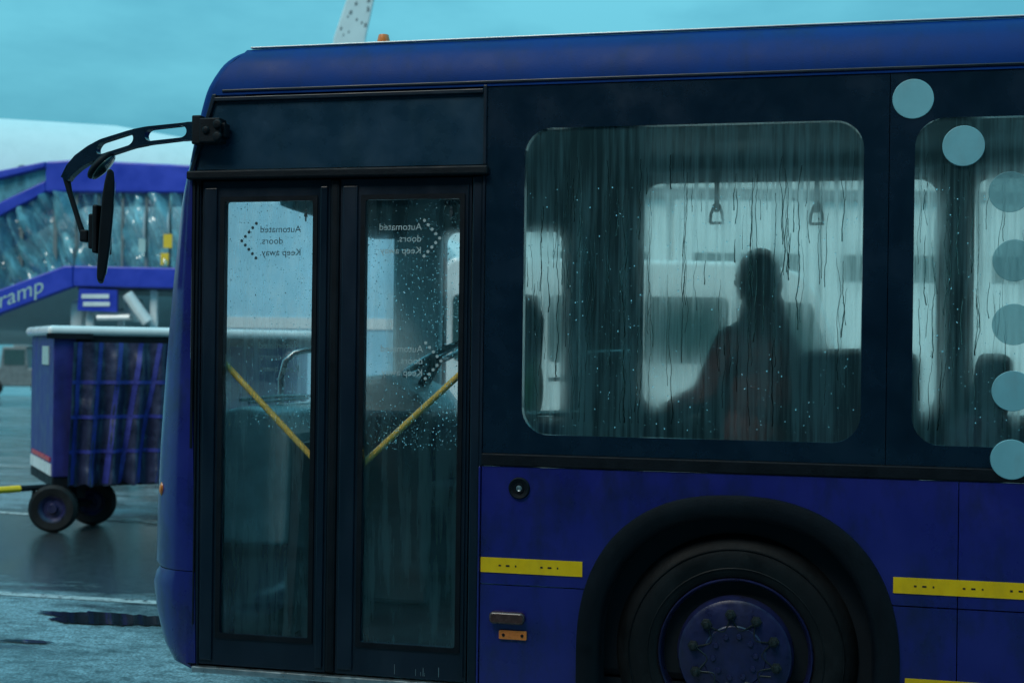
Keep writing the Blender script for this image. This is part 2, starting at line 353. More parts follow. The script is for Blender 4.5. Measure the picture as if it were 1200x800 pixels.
# ================================================================== BUS
bus = thing('airport_bus', 'dark blue and black airport shuttle bus with rain-streaked windows and white dots', 'bus')
L1 = 8.4; W = 2.5
OUT = [(.291, -1.47), (.324, -1.56), (.398, -1.61), (.533, -1.65), (.668, -1.668), (.715, -1.655), (.738, -1.636), (.742, -1.636), (.762, -1.656), (1.0, -1.654), (1.314, -1.642), (1.705, -1.617), (2.056, -1.588), (2.406, -1.551),
       (2.6, -1.512), (2.697, -1.492), (2.889, -1.444), (2.985, -1.404), (3.068, -1.355), (3.12, -1.289)]
_o = []
for _k, (_z, _x) in enumerate(OUT):
    _o.append((_z, _x))
    if _z >= 2.4 and _k + 1 < len(OUT):
        _p0, _p1, _p2, _p3 = OUT[_k - 1], OUT[_k], OUT[_k + 1], OUT[min(_k + 2, len(OUT) - 1)]
        for _u in (.25, .5, .75):
            _o.append(tuple(.5 * (2 * a1 + (a2 - a0) * _u + (2 * a0 - 5 * a1 + 4 * a2 - a3) * _u ** 2 + (3 * a1 - a0 - 3 * a2 + a3) * _u ** 3) for a0, a1, a2, a3 in zip(_p0, _p1, _p2, _p3)))
OUT = _o
COVE = [(0, 2.90), (0, 2.935), (.010, 2.985), (.032, 3.045), (.066, 3.095), (.105, 3.125)]
def cove_y(z):
    if z <= 2.935: return 0.
    for (ya, za), (yb, zb) in zip(COVE, COVE[1:]):
        if za <= z <= zb: return ya + (yb - ya) * (z - za) / (zb - za)
    return .105
def plan(z, xo):
    r = min(.25, max(.05, (-1.50 - xo) / .606)); xf = xo - .394 * r; y0 = cove_y(z); pts = []
    for k in range(9):
        a = rad(90 * k / 8); pts.append((xf + r - r * math.sin(a), y0 + r - r * math.cos(a), z))
    ya, yb = y0 + r, W - y0 - r
    for k in range(1, 12):
        u = k / 12; pts.append((xf - .07 * math.sin(math.pi * u), ya + (yb - ya) * u, z))
    for k in range(9):
        a = rad(90 * k / 8); pts.append((xf + r - r * math.cos(a), yb + r * math.sin(a), z))
    return pts
rows = {z: plan(z, x) for z, x in OUT}
zs = [z for z, _ in OUT]
def front(name, material, z0, z1, c0=0, c1=None, th=0):
    mb = MB().grid([rows[z][c0:c1] for z in zs if z0 <= z <= z1])
    o = mb.build(name, material, bus, smooth=50)
    if th:
        sm = o.modifiers.new('thick', 'SOLIDIFY'); sm.thickness = th; sm.offset = 0
    return o
front('front_bumper', 'blue', .29, .74)
front('front_panel', 'blue', .741, 1.32)
front('corner_post', 'blue', 1.31, 2.61, 0, 11); front('corner_post', 'blue', 1.31, 2.61, 24, 26)
front('windscreen', 'screen', 1.31, 2.61, 10, 25, 0); front('quarter_light', 'screen', 1.31, 2.61, 25, 29)
MB().add([(-1.50, W - .002, 1.36), (-1.30, W - .002, 1.36), (-1.30, W - .002, 2.6), (-1.44, W - .002, 2.6)], [(0, 1, 2, 3)]).build('quarter_light', 'screen', bus)
front('front_header', 'blue_cove', 2.59, 3.13)
# side filler between the rounded corner and the door frame
fill = [(rows[z][8 - 8][0], z) for z in zs if z <= 2.61]
fp = [(x, z) for x, z in fill] + [(-1.512, 2.6), (-1.455, .291)]
mb = MB()
for (xa, za), (xb, zb) in zip(fill, fill[1:]):
    if za == .738: continue
    ea = -1.455 - .057 * (za - .29) / 2.31; eb = -1.455 - .057 * (zb - .29) / 2.31
    if min(ea - xa, eb - xb) < .002: continue
    mb.prism([(xa, za), (ea, za), (eb, zb), (xb, zb)], 0.0, .03)
mb.build('corner_panel', 'blue', bus)
# turn signal on the front corner
MB().ball((-1.665, .1, 1.10), (.022, .05, .045), 12, 8).build('turn_signal', 'orange', bus, smooth=60)
# roof and cove
prof = COVE + [(.16, 3.142), (.45, 3.165), (1.25, 3.185)]
prof = prof + [(W - y, z) for y, z in prof[-2::-1]]
def ex(pr, x0s, x1): return [[(x0, y, z) for (y, z), x0 in zip(pr, x0s)], [(x1, y, z) for y, z in pr]]
def front_x(y, z):
    if z >= 3.12: return -1.289 + (0 if z < 3.13 else .12)
    for (za, xa), (zb, xb) in zip(OUT, OUT[1:]):
        if za <= z <= zb:
            xo = xa + (xb - xa) * (z - za) / (zb - za); r = min(.25, max(.05, (-1.50 - xo) / .606)); return xo - .394 * r + r
    return -1.35
nC = len(COVE)
MB().grid(ex(prof[:nC], [front_x(y, z) for y, z in prof[:nC]], L1)).build('roof_cove', 'blue_cove', bus, smooth=60)
MB().grid(ex(prof[-nC:], [front_x(y, z) for y, z in prof[-nC:]], L1)).build('roof_cove', 'blue_cove', bus, smooth=60)
MB().grid(ex(prof[nC - 1:-nC + 1], [front_x(y, z) for y, z in prof[nC - 1:-nC + 1]], L1)).build('roof_skin', 'blue_cove', bus, smooth=60)
MB().box(-1.27, L1, .096, .122, 3.130, 3.138).build('roof_gutter', 'white', bus, bevel=.004)  # white colour stands in for the bright highlight along the roof edge
MB().box(-1.36, L1, -.005, .012, 2.912, 2.924).build('drip_moulding', 'frame', bus, bevel=.003)
bk = MB().lathe([(.0, .06), (.024, .055), (.03, .03), (.03, 0)], (-.707, .33, 3.17), 16, 'z'); bk.lathe([(.036, 0), (.036, -.02)], (-.707, .33, 3.17), 16, 'z').build('amber_roof_marker', 'orange', bus, smooth=50)
# panel above the door, with its raised frame
tri = [(-1.505, 2.565), (-.137, 2.565), (-.137, 2.895), (-1.405, 2.895)]
MB().prism(tri, .012, .04).build('over_door_panel', 'header_reflect_black', bus)
fr = MB().box(-.140, -.124, -.006, .03, 2.562, 2.905).box(-1.40, -.141, -.004, .03, 2.872, 2.890)
fr.prism([(-1.515, 2.558), (-1.495, 2.558), (-1.387, 2.905), (-1.407, 2.905)], -.004, .03)
fr.build('over_door_frame', 'frame', bus, bevel=.003)
MB().box(-1.518, -.112, -.030, .03, 2.517, 2.556).build('door_rain_rail', 'blackmat', bus, bevel=.008)
MB().box(-1.50, -.145, .052, .09, 2.44, 2.56).build('door_header', 'frame', bus)
# seam trim strip between over-door panel and side glazing
MB().box(-.139, -.128, -.002, .05, 1.262, 2.516).build('door_pillar_trim', 'frame', bus)
MB().box(-.184, -.140, .004, .06, .30, 2.516).build('door_pillar', 'frame', bus, bevel=.006)
MB().box(-.139, -.131, -.010, .05, .28, 1.26).build('body_edge_trim', 'blue', bus, bevel=.002)
MB().prism([(-1.512, 2.516), (-1.462, 2.516), (-1.448, .312), (-1.454, .312)], .006, .05).build('door_post', 'frame', bus)
MB().box(-1.497, -1.484, -.004, .01, 1.30, 2.51).build('door_seal', 'blackmat', bus, bevel=.003); MB().box(-1.474, -1.466, -.004, .01, .5, 2.51).build('door_seal', 'blackmat', bus, bevel=.003)
MB().box(-1.47, -.14, -.012, .10, .285, .312).build('door_sill', 'alu', bus, bevel=.004)
# doors
def leaf(x0, x1, gx0, gx1, name):
    mb = MB(); z0, z1 = .322, 2.510; gz0, gz1 = .465, 2.42
    hole_panel(mb, x0, x1, z0, z1, rrect(gx0, gx1, gz0, gz1, .012, 4), .012, .05)
    d = mb.build('door_leaf', 'frame', bus)
    tag(d, name)
    # inner gasket, and the stiffening ribs of the aluminium frame
    gk = MB(); hole_panel(gk, gx0 - .02, gx1 + .02, gz0 - .02, gz1 + .02, rrect(gx0 + .001, gx1 - .001, gz0 + .001, gz1 - .001, .012, 4), .006, .012)
    gk.build('glass_gasket', 'blackmat', d)
    MB().box(x0 + .012, gx0 - .035, .003, .012, z0 + .02, z1 - .03).build('frame_rib', 'frame', d, bevel=.004); MB().box(gx1 + .035, x1 - .012, .003, .012, z0 + .02, z1 - .03).build('frame_rib', 'frame', d, bevel=.004)
    pane(MB(), rrect(gx0, gx1, gz0, gz1, .012, 4), .028).build('door_glass', 'doorglass', d)
    return d
d1 = leaf(-1.452, -.838, -1.345, -.918, 'front door leaf with a dotted chevron pointing to the bus nose')
d2 = leaf(-.790, -.190, -.674, -.240, 'rear door leaf with a pale dotted chevron pointing to the wheel')
MB().box(-.836, -.792, .0, .055, .322, 2.512).build('door_centre_seal', 'blackmat', bus, bevel=.012)
MB().tube([(-1.40, .075, 1.72), (-.925, .075, 1.26)], .0145, 12).build('handrail', 'handrail', d1, smooth=60)
MB().tube([(-.235, .075, 1.668), (-.735, .075, 1.208)], .0145, 12).build('handrail', 'handrail', d2, smooth=60)
scr = MB()
random.seed(5)
for i in range(6):
    x = -.52 + random.random() * .22; scr.box(x, x + .0012 + .0012 * random.random(), .0105, .0125, .335, .345 + .035 * random.random())
scr.build('scrape_mark', 'alu', d2)['kind'] = 'stuff'
def notice(d, flush, zc, left, material, y=.0235, s=1., dots=True):
    lines = [('Automated', .052), ('doors.', 0), ('Keep away.', -.052)]
    for body, dz in lines:
        al = 'RIGHT' if left else 'LEFT'
        me = text_mesh(body, .043 * s, al, lambda tx, ty: Vector((flush - tx, y, zc + dz * s + ty - .015)))
        link('lettering', me, material, d)
    for k in range(9 if dots else 0):
        q = abs(k - 4)
        x = flush - .018 - .0175 * (4 - q) if left else flush + .012 + .0175 * (4 - q)
        z = zc + (4 - k) * .0195
        MB().add([(x + .0072 * math.cos(a), y, z + .0072 * math.sin(a)) for a in [rad(30 * j) for j in range(12)]], [list(range(12))]).build('chevron_dot', material, d)
notice(d1, -1.178, 2.242, True, 'decal'); notice(d2, -.418, 2.248, False, 'decal_pale')
notice(d1, -1.178, 1.72, True, 'decal_faint', dots=False); notice(d2, -.405, 1.712, False, 'decal_pale')
def icon(d, x, z, material):
    mb = MB().ball((x, .0225, z + .022), (.006, .001, .006), 10, 6)
    mb.prism([(x - .006, z + .014), (x + .006, z + .014), (x + .009, z - .006), (x + .004, z - .006), (x + .003, z - .026), (x - .003, z - .026), (x - .004, z - .006), (x - .009, z - .004)], .0225, .0235)
    mb.build('warning_pictogram', material, d)
icon(d1, -.959, 2.353, 'decal'); icon(d2, -.285, 2.357, 'decal')

# beads of water on a pane (real little lenses), and the trails that run down the misted ones
def beads(parent, x0, x1, z0, z1, n, y, seed, rmin=.0009, rmax=.003, clump=0):
    rnd = random.Random(seed); vs = []; fs = []
    for i in range(n):
        for _ in range(20):
            x = x0 + (x1 - x0) * rnd.random(); z = z0 + (z1 - z0) * rnd.random()
            if rnd.random() < .6 + .8 * noise.noise((x * 4 + seed, z * 3, 1.7)): break
        r = rmin + (rmax - rmin) * rnd.random() ** 3; h = r * .6; n0 = len(vs); el = 1 + .6 * rnd.random()
        ring = [(x + r * math.cos(a), y, z + r * el * math.sin(a)) for a in [rad(60 * k) for k in range(6)]]
        mid = [(x + .65 * r * math.cos(a), y - h * .75, z + .65 * r * el * math.sin(a)) for a in [rad(60 * k + 30) for k in range(6)]]
        vs += ring + mid + [(x, y - h, z)]
        for k in range(6):
            k2 = (k + 1) % 6; fs += [(n0 + k, n0 + k2, n0 + 6 + k), (n0 + k2, n0 + 6 + k2, n0 + 6 + k), (n0 + 6 + k, n0 + 6 + k2, n0 + 12)]
        fs.append(tuple(n0 + 5 - k for k in range(6)))
    me = bpy.data.meshes.new('rain_drops'); me.from_pydata(vs, [], fs)
    for p in me.polygons: p.use_smooth = True
    o = link('rain_drops', me, 'water', parent); o['kind'] = 'stuff'; return o
def trails(parent, x0, x1, z0, z1, n, y, seed, dens=None):
    rnd = random.Random(seed); mb = MB()
    for i in range(n):
        x = x0 + (x1 - x0) * rnd.random()
        if dens and rnd.random() > dens(x): continue
        zt = z1 - (z1 - z0) * (.02 + .75 * rnd.random() ** 1.3); ln = (.08 + .5 * rnd.random() ** 2) * (1 if rnd.random() < .8 else 1.8); zb = max(z0, zt - ln)
        wd = .0009 + .0016 * rnd.random() ** 2; k = max(4, int((zt - zb) / .016)); ph = rnd.random() * 50; pts = []; rs = []
        for j in range(k + 1):
            u = j / k; z = zt + (zb - zt) * u
            pts.append((x + .016 * noise.noise((ph, z * 7, 0)) + .004 * noise.noise((ph, z * 40, 3)), z)); rs.append(wd * (.5 + .55 * u + .35 * noise.noise((ph, z * 30, 7))))
        rs[-1] = wd * 1.25
        A = [(p - r, y, z) for (p, z), r in zip(pts, rs)]; B = [(p + r, y, z) for (p, z), r in zip(pts, rs)]
        Cc = [(p - r * .4, y - r * .85, z) for (p, z), r in zip(pts, rs)]; D = [(p + r * .4, y - r * .85, z) for (p, z), r in zip(pts, rs)]
        mb.strip(A, Cc); mb.strip(Cc, D); mb.strip(D, B); mb.strip(B, A)
    o = mb.build('water_trails', 'rivulet', parent, smooth=80, merge=True); o['kind'] = 'stuff'; return o
beads(d1, -1.343, -.92, 1.4, 2.415, 1000, .0275, 1); beads(d2, -.672, -.242, 1.32, 2.415, 1900, .0275, 2)

# lower side skin with the wheel arch cut out
AX, AZ = .955, .485
def arch(a, rx, rz_, ex_=2.35):
    c, s_ = math.cos(a), math.sin(a)
    return AX + rx * math.copysign(abs(c) ** (2 / ex_), c), AZ + rz_ * math.copysign(abs(s_) ** (2 / ex_), s_)
def arch_poly(x0, x1, z0, z1, axc=.0):
    pts = [arch(rad(180 - 180 * k / 40), .66, .69) for k in range(41)]
    pts = [(p[0] + axc, p[1]) for p in pts]
    inside = [p for p in pts if z0 < p[1] < z1]
    if z1 > 1.18:
        lft = [p for p in inside]
        def cross(side):
            zz = z0; seq = pts if side < 0 else pts[::-1]
            if z0 <= AZ: return (AX + axc + side * .66, z0)
            for pa, pb in zip(seq, seq[1:]):
                if pa[1] <= zz <= pb[1]: u = (zz - pa[1]) / (pb[1] - pa[1] + 1e-9); return (pa[0] + (pb[0] - pa[0]) * u, zz)
        return [[(x0, z0), cross(-1)] + lft + [cross(1), (x1, z0), (x1, z1), (x0, z1)]]
    xl = AX + axc - .66; xr = AX + axc + .66
    la = [p for p in inside if p[0] < AX + axc]; ra = [p for p in inside if p[0] > AX + axc]
    return [[(x0, z0), (xl, z0)] + ([(xl, AZ)] if z0 < AZ else []) + la + [(la[-1][0] + .004, z1), (x0, z1)],
            [(x1, z0), (x1, z1), (ra[0][0] - .004, z1)] + ra + ([(xr, AZ)] if z0 < AZ else []) + [(xr, z0)]]
for poly in arch_poly(-.127, 1.83, .757, 1.262): MB().prism(poly, 0, .03).build('side_panel', 'blue', bus)
for poly in arch_poly(-.127, 1.83, .27, .752): MB().prism(poly, 0, .03).build('skirt_panel', 'blue', bus)
for x0, x1 in ((1.834, 3.6), (3.604, 5.3)):
    MB().box(x0, x1, 0, .03, .757, 1.262).build('side_panel', 'blue', bus); MB().box(x0, x1, 0, .03, .27, .752).build('skirt_panel', 'blue', bus)
RW = 5.45
for poly in arch_poly(5.304, L1, .757, 1.262, RW): MB().prism(poly, 0, .03).build('side_panel', 'blue', bus)
for poly in arch_poly(5.304, L1, .27, .752, RW): MB().prism(poly, 0, .03).build('skirt_panel', 'blue', bus)
def stripe(x0, x1, z0, z1):
    o = MB().box(x0, x1, -.003, .0, z0, z1).build('yellow_stripe', 'yellow', bus)
    mk = MB(); x = x0 + .08; rnd = random.Random(int(x0 * 100) + 900)
    while x < x1 - .03:
        for dx, wd in ((0, .010), (.032, .016), (.072, .006)):
            mk.box(x + dx, x + dx + wd, -.0042, -.003, (z0 + z1) / 2 - .003 - .002 * rnd.random(), (z0 + z1) / 2 + .003)
        x += .175 + .02 * rnd.random()
    mk.build('printed_mark', 'printblack', o)['kind'] = 'stuff'
stripe(-.126, .318, .806, .870); stripe(1.585, 3.6, .806, .870); stripe(3.61, 5.65, .806, .870)
stripe(1.635, 5.65, .40, .466)
# strip under the glazing
MB().box(-.13, L1, -.006, .03, 1.264, 1.318).build('belt_moulding', 'blackmat', bus, bevel=.006)
# glazing band
WN = [(.045, 1.450), (1.648, 3.053), (3.251, 4.656), (4.854, 6.259)]
edges = [-.127, 1.549, 3.152, 4.755, 6.358]
gl_z = (1.402, 2.714)
for i, (a, b_) in enumerate(WN):
    mb = MB(); hp = rrect(a, b_, gl_z[0], gl_z[1], .115, 8)
    hole_panel(mb, edges[i] + .0015, edges[i + 1] - .0015, 1.32, 2.898, hp, .004, .05)
    wf = mb.build('window_surround', 'black', bus)
    p_ = pane(MB(), hp, .012).build('window_pane', 'win', wf)
    if i < 2:
        beads(wf, a + .02, b_ - .02, gl_z[0] + .03, gl_z[1] - .25, 800, .0115, 20 + i)
        dn = (lambda x: 1. if .2 < x < .62 else (.75 if .78 < x < 1.15 else .55)) if i == 0 else (lambda x: 1. if x < 1.95 else .4)
        trails(wf, a + .02, b_ - .02, gl_z[0] + .06, gl_z[1] - .1, 190, .0115, 31 + i, dn)
for e_ in edges[1:]: MB().box(e_ - .03, e_ + .03, .0505, .07, 1.32, 2.898).build('seam_backing', 'dark_in', bus)  # added backing that blocks light showing through the panel seams
MB().box(6.36, L1, .004, .05, 1.32, 2.898).build('window_surround', 'black', bus)
# white dots of the livery
DOTS = [(1.638, 2.792, .080), (1.833, 2.599, .081), (2.010, 2.413, .081), (2.030, 2.142, .083), (2.030, 1.889, .082), (2.030, 1.626, .080), (2.027, 1.356, .079)]
for x, z, r in DOTS:
    on_glass = 1.41 < z < 2.5
    y1 = .0115 if (z > 1.42 and z < 2.63) else .0035
    y0_ = .0005 if z > 1.4 else -.009
    MB().lathe([(0, y0_), (r - .002, y0_), (r, y0_ + .001), (r, .003 if z > 1.4 else .004)], (x, 0, z), 40).build('white_dot', 'dot_film' if 1.7 < z < 2.5 else 'dot', bus)
# locks and marker lamp
MB().lathe([(0, -.004), (.012, -.004), (.014, -.010), (.020, -.011), (.022, -.006), (.032, -.008), (.042, -.012), (.046, -.008), (.047, 0)], (.040, 0, 1.172), 32).build('fuel_flap_lock', 'blackmat', bus, smooth=35)
MB().lathe([(0, -.012), (.006, -.012), (.008, -.009), (.011, -.011), (.0125, -.009)], (.040, 0, 1.172), 24).build('lock_barrel', 'alu', bus, smooth=35)
MB().prism(rrect(-.079, .074, .592, .642, .016, 4), -.035, -.001).build('marker_lamp', 'brownlens', bus, bevel=.008, smooth=40)
rf = MB().prism(rrect(-.040, .082, .523, .562, .004, 2), -.010, -.001).build('side_reflector', 'orange', bus, bevel=.002)
MB().lathe([(0, -.013), (.006, -.013), (.007, -.010)], (-.02, 0, .542), 10).build('reflector_screw', 'blackmat', rf); MB().lathe([(0, -.013), (.006, -.013), (.007, -.010)], (.062, 0, .542), 10).build('reflector_screw', 'blackmat', rf)
# wheel arch flare and well
def flare(axc):
    n = 48; sec = [(.0, -.002), (-.004, -.022), (-.035, -.030), (-.075, -.022), (-.10, .004), (-.105, .05)]
    rows_ = []
    for dr, y in sec:
        row = [(AX + axc - .66 - dr, y, .27)]
        row += [(arch(rad(180 - 180 * k / n), .66 + dr, .69 + dr)[0] + axc, y, arch(rad(180 - 180 * k / n), .66 + dr, .69 + dr)[1]) for k in range(n + 1)]
        row += [(AX + axc + .66 + dr, y, .27)]
        rows_.append(row)
    MB().grid(rows_).build('wheel_arch_flare', 'blackmat', bus, smooth=40)
    well = MB()
    wl = [[(p[0], y, p[2]) for p in rows_[-1]] for y in (.05, .62)]
    well.grid(wl); well.add(wl[1], [list(range(len(wl[1])))])
    well.build('wheel_well', 'dark_in', bus)
flare(0); flare(RW)
CZ = .50
def wheel(cx, cy, parent, side=1):
    # cy is the outer sidewall plane
    tyre = MB().lathe([(.318, .055), (.313, .030), (.330, .010), (.362, .000), (.395, -.006), (.430, -.004), (.462, .008), (.486, .026), (.502, .050), (.508, .09), (.508, .24), (.490, .28), (.31, .29)], (cx, cy, CZ), 72)
    wl = tyre.build('wheel', 'tyre', parent, smooth=35)
    MB().lathe([(.440, -.001), (.444, -.006), (.448, .001)], (cx, cy, CZ), 72).lathe([(.360, .001), (.364, -.004), (.368, -.002)], (cx, cy, CZ), 72).build('sidewall_ring', 'tyre', wl, smooth=60)
    MB().lathe([(.319, .05), (.321, .014), (.316, .006), (.311, .010), (.306, .034), (.296, .075), (.285, .10), (.255, .112)], (cx, cy, CZ), 72).build('rim', 'rim', wl, smooth=40)
    disc = MB()
    n = 80
    ro, ri = .258, .232
    disc.lathe([(.300, .10), (.262, .108), (.246, .085), (.240, .02), (.232, -.004), (.215, -.014), (.13, -.018), (.125, -.022), (0, -.024)], (cx, cy, CZ), n)
    disc.build('wheel_disc', 'rim', wl, smooth=30)
    for k in range(8):
        a = rad(22.5 + 45 * k)
        h = MB().lathe([(0, 0), (.026, 0), (.030, .004)], (0, 0, 0), 16)
        o = h.build('hand_hole', 'dark_in', wl); o.location = (cx + .276 * math.cos(a), cy + .094, CZ + .276 * math.sin(a))
    nut = MB().lathe([(0, -.034), (.011, -.033), (.014, -.028), (.0145, -.012), (.022, -.010), (.024, 0)], (0, 0, 0), 6).mesh('wheel_nut', 30); nut.materials.append(M['nut'])
    for k in range(10):
        a = rad(96 + 36 * k); link('wheel_nut', nut, None, wl, (cx + .175 * math.cos(a), cy - .016, CZ + .175 * math.sin(a)))
    hb = MB().lathe([(0, -.008), (.010, -.008), (.012, 0)], (0, 0, 0), 10).mesh('hub_bolt', 30); hb.materials.append(M['rim'])
    for k in range(10):
        a = rad(78 + 36 * k); link('hub_bolt', hb, None, wl, (cx + .088 * math.cos(a), cy - .0225, CZ + .088 * math.sin(a)))
    # nut-retaining links that loop between neighbouring nuts
    for k in range(10):
        a0, a1 = rad(96 + 36 * k), rad(132 + 36 * k); pts = []
        for j in range(13):
            u = j / 12; a = a0 + (a1 - a0) * u; r = .175 - .062 * math.sin(math.pi * u) ** .7 - (.015 if j in (0, 12) else 0)
            pts.append((cx + r * math.cos(a), cy - .0215, CZ + r * math.sin(a)))
        MB().tube(pts, .0028, 5).build('nut_link', 'nut', wl, smooth=60)
    MB().tube([(cx - .15, cy - .019, .428), (cx + .15, cy - .019, .428)], .003, 6).build('hub_groove', 'nut', wl)
    return wl
wheel(.957, .052, bus); wheel(.957 + RW, .052, bus)
# mirror of the far wheels so that the bus stands on four
for cx in (.957, .957 + RW):
    MB().lathe([(.33, -.02), (.40, .0), (.47, -.03), (.485, -.08), (.485, -.26), (.33, -.28)], (cx, W - .05, .485), 40).build('tyre', 'tyre', bus, smooth=40)

# far side of the bus
FZ = (1.43, 2.80)
mb = MB(); hp = rrect(-.985, -.235, 1.36, 2.51, .07, 6); hole_panel(mb, -1.30, .02, 1.32, 2.90, hp, W - .05, W)
fs_ = mb.build('far_wall', 'interior', bus); pane(MB(), hp, W - .02).build('driver_window_pane', 'screen', fs_)
fx = [(.27, 1.985), (2.19, 3.9), (4.1, 5.8)]; fe = [.0205, 2.088, 4.0, 6.0]
for i, (a, b_) in enumerate(fx):
    mb = MB(); hp = rrect(a, b_, FZ[0], FZ[1], .10, 6); hole_panel(mb, fe[i] + .0005, fe[i + 1], 1.32, 2.90, hp, W - .05, W)
    o = mb.build('far_wall', 'interior', bus); pane(MB(), hp, W - .02).build('far_window_pane', 'farglass', o)
    MB().box(a + .02, b_ - .02, W - .075, W - .045, FZ[0] - .03, FZ[0] - .004).build('window_ledge', 'steel', o, bevel=.004)
MB().box(6.0005, L1, W - .05, W, 1.32, 2.90).build('far_wall', 'interior', bus)
MB().box(-1.45, L1, W - .05, W, .30, 1.319).build('far_side_panel', 'blue', bus)
MB().box(L1, L1 + .06, .02, W - .02, .30, 3.16).build('rear_wall', 'blue', bus, bevel=.02)
# floor, ceiling, header
MB().box(-1.50, L1, .105, W - .06, .30, .36).build('floor', 'dark_in', bus)
MB().box(-1.30, L1, .12, W - .12, 2.90, 2.94).build('ceiling_panel', 'ceiling', bus)
MB().prism([(0, 0)], 0, 0) if False else None
cv = MB().grid([[(-.9, W - .055, 2.805), (L1, W - .055, 2.805)], [(-.9, W - .30, 2.84), (L1, W - .30, 2.84)], [(-.9, W - .40, 2.90), (L1, W - .40, 2.90)]]); cv.build('ceiling_duct', 'ceiling', bus)
MB().grid([[(-.10, .055, 2.60), (L1, .055, 2.60)], [(-.10, .10, 2.80), (L1, .10, 2.80)], [(-.10, .35, 2.90), (L1, .35, 2.90)]]).build('ceiling_duct', 'ceiling', bus) if False else None
# dashboard and driver's place
db = MB().prism([(-1.70, .80), (-1.22, .80), (-1.20, 1.34), (-1.27, 1.44), (-1.45, 1.47), (-1.70, 1.42)], .45, 2.40).build('dashboard', 'dash', bus, bevel=.03, seg=3)
MB().prism([(-1.24, .36), (-1.20, .36), (-1.14, 1.30), (-1.20, 1.30)], .5, 1.45).build('dash_kick_panel', 'interior', db)
MB().prism([(-1.30, 1.40), (-.86, 1.30), (-.80, 1.40), (-.90, 1.52), (-1.10, 1.62), (-1.30, 1.60)], 1.55, 2.32).build('instrument_binnacle', 'dash', bus, bevel=.05, seg=3)
MB().box(-1.34, -.78, 1.38, 1.50, .36, 1.42).build('cab_side_panel', 'interior', bus, bevel=.03)
def ringpts(c, r, tilt, n=28):
    q = Matrix.Rotation(tilt, 3, 'Y'); return [Vector(c) + q @ Vector((r * math.cos(2 * math.pi * k / n), r * math.sin(2 * math.pi * k / n), 0)) for k in range(n + 1)]
sw = MB().tube(ringpts((-.87, 1.92, 1.72), .225, rad(-28)), .017, 10, cap=False).build('steering_wheel', 'steel', bus, smooth=60)
for a in (90, 210, 330):
    q = Matrix.Rotation(rad(-28), 3, 'Y'); MB().tube([Vector((-.87, 1.92, 1.72)), Vector((-.87, 1.92, 1.72)) + q @ Vector((.22 * math.cos(rad(a)), .22 * math.sin(rad(a)), 0))], .013, 6).build('spoke', 'steel', sw)
MB().tube([(-.87, 1.92, 1.72), (-1.05, 1.92, 1.40)], .035, 10).build('steering_column', 'dark_in', sw)
hoop = [(-1.475, 1.0, 1.45), (-1.478, 1.0, 1.60), (-1.455, 1.0, 1.69), (-1.41, 1.02, 1.735), (-1.34, 1.05, 1.752), (-1.22, 1.10, 1.757), (-1.10, 1.15, 1.745), (-1.08, 1.16, 1.70), (-1.08, 1.16, 1.40)]
MB().tube(hoop, .017, 10).build('grab_hoop', 'steel', bus, smooth=60)
MB().tube([(-1.50, .55, 1.50), (-1.44, .9, 1.51), (-1.42, 1.3, 1.50)], .010, 6).build('wiper_linkage', 'steel', bus, smooth=60); MB().tube([(-1.48, .6, 1.485), (-1.40, 1.2, 1.49)], .008, 6).build('wiper_linkage', 'steel', bus, smooth=60)
MB().box(-1.46, -1.20, 1.75, 2.40, 2.46, 2.88).build('destination_box', 'interior', bus, bevel=.04)
MB().prism([(-1.50, 2.52), (-1.42, 2.49), (-1.34, 2.88), (-1.50, 2.88)], 1.0, 1.745).build('sun_visor', 'dash', bus, bevel=.01)
MB().box(-1.30, -.99, W - .16, W - .052, 1.40, 2.88).build('cab_pillar', 'dash', bus, bevel=.03)
# driver's seat
ds = MB().prism([(-.52, .98), (-.40, .96), (-.30, 1.55), (-.28, 1.95), (-.33, 2.10), (-.42, 2.10), (-.44, 1.95), (-.46, 1.55)], 1.72, 2.18).build('driver_seat', 'seat', bus, bevel=.05, seg=3)
MB().box(-.95, -.42, 1.72, 2.18, .86, .98).build('seat_cushion', 'seat', ds, bevel=.04, seg=3); MB().tube([(-.68, 1.95, .37), (-.68, 1.95, .87)], .06, 12).build('pedestal', 'dark_in', ds)
MB().ball((-.27, 1.80, 1.55), (.05, .13, .19), 14, 10).build('green_vest', 'green', ds, smooth=60)
# partition behind the driver
MB().box(-.02, .02, 1.30, W - .06, .36, 2.88).build('cab_partition', 'interior', bus, bevel=.01)
MB().box(.021, .20, 1.95, W - .06, .36, 2.75).build('cab_cabinet', 'dark_in', bus, bevel=.02)
MB().tube([(.05, 1.34, .36), (.05, 1.34, 2.90)], .018, 10).build('stanchion', 'steel', bus, smooth=60)
MB().tube([(-.10, .62, 1.46), (.18, .75, 1.47)], .012, 8).build('cab_rail', 'steel', bus, smooth=60); MB().tube([(.12, 1.30, 1.76), (.30, 1.6, 1.77)], .010, 8).build('cab_rail', 'steel', bus, smooth=60); MB().tube([(-.02, .95, 1.62), (.14, 1.05, 1.63)], .010, 8).build('cab_rail', 'steel', bus, smooth=60)
# overhead rail and straps
MB().tube([(.30, 1.7, 2.77), (L1 - .3, 1.7, 2.77)], .016, 10).build('overhead_rail', 'steel', bus, smooth=60)
for x, zb in ((.757, 2.475), (1.289, 2.465), (1.95, 2.46), (2.6, 2.46)):
    st = MB().box(x - .013, x + .013, 1.697, 1.703, zb + .06, 2.80).build('hanging_strap', 'dark_in', bus)
    MB().tube([(x - .035, 1.7, zb), (x + .035, 1.7, zb), (x + .03, 1.7, zb + .05), (x + .012, 1.7, zb + .10), (x - .012, 1.7, zb + .10), (x - .03, 1.7, zb + .05), (x - .035, 1.7, zb)], .0085, 8).build('strap_grip', 'dark_in', st, smooth=60)
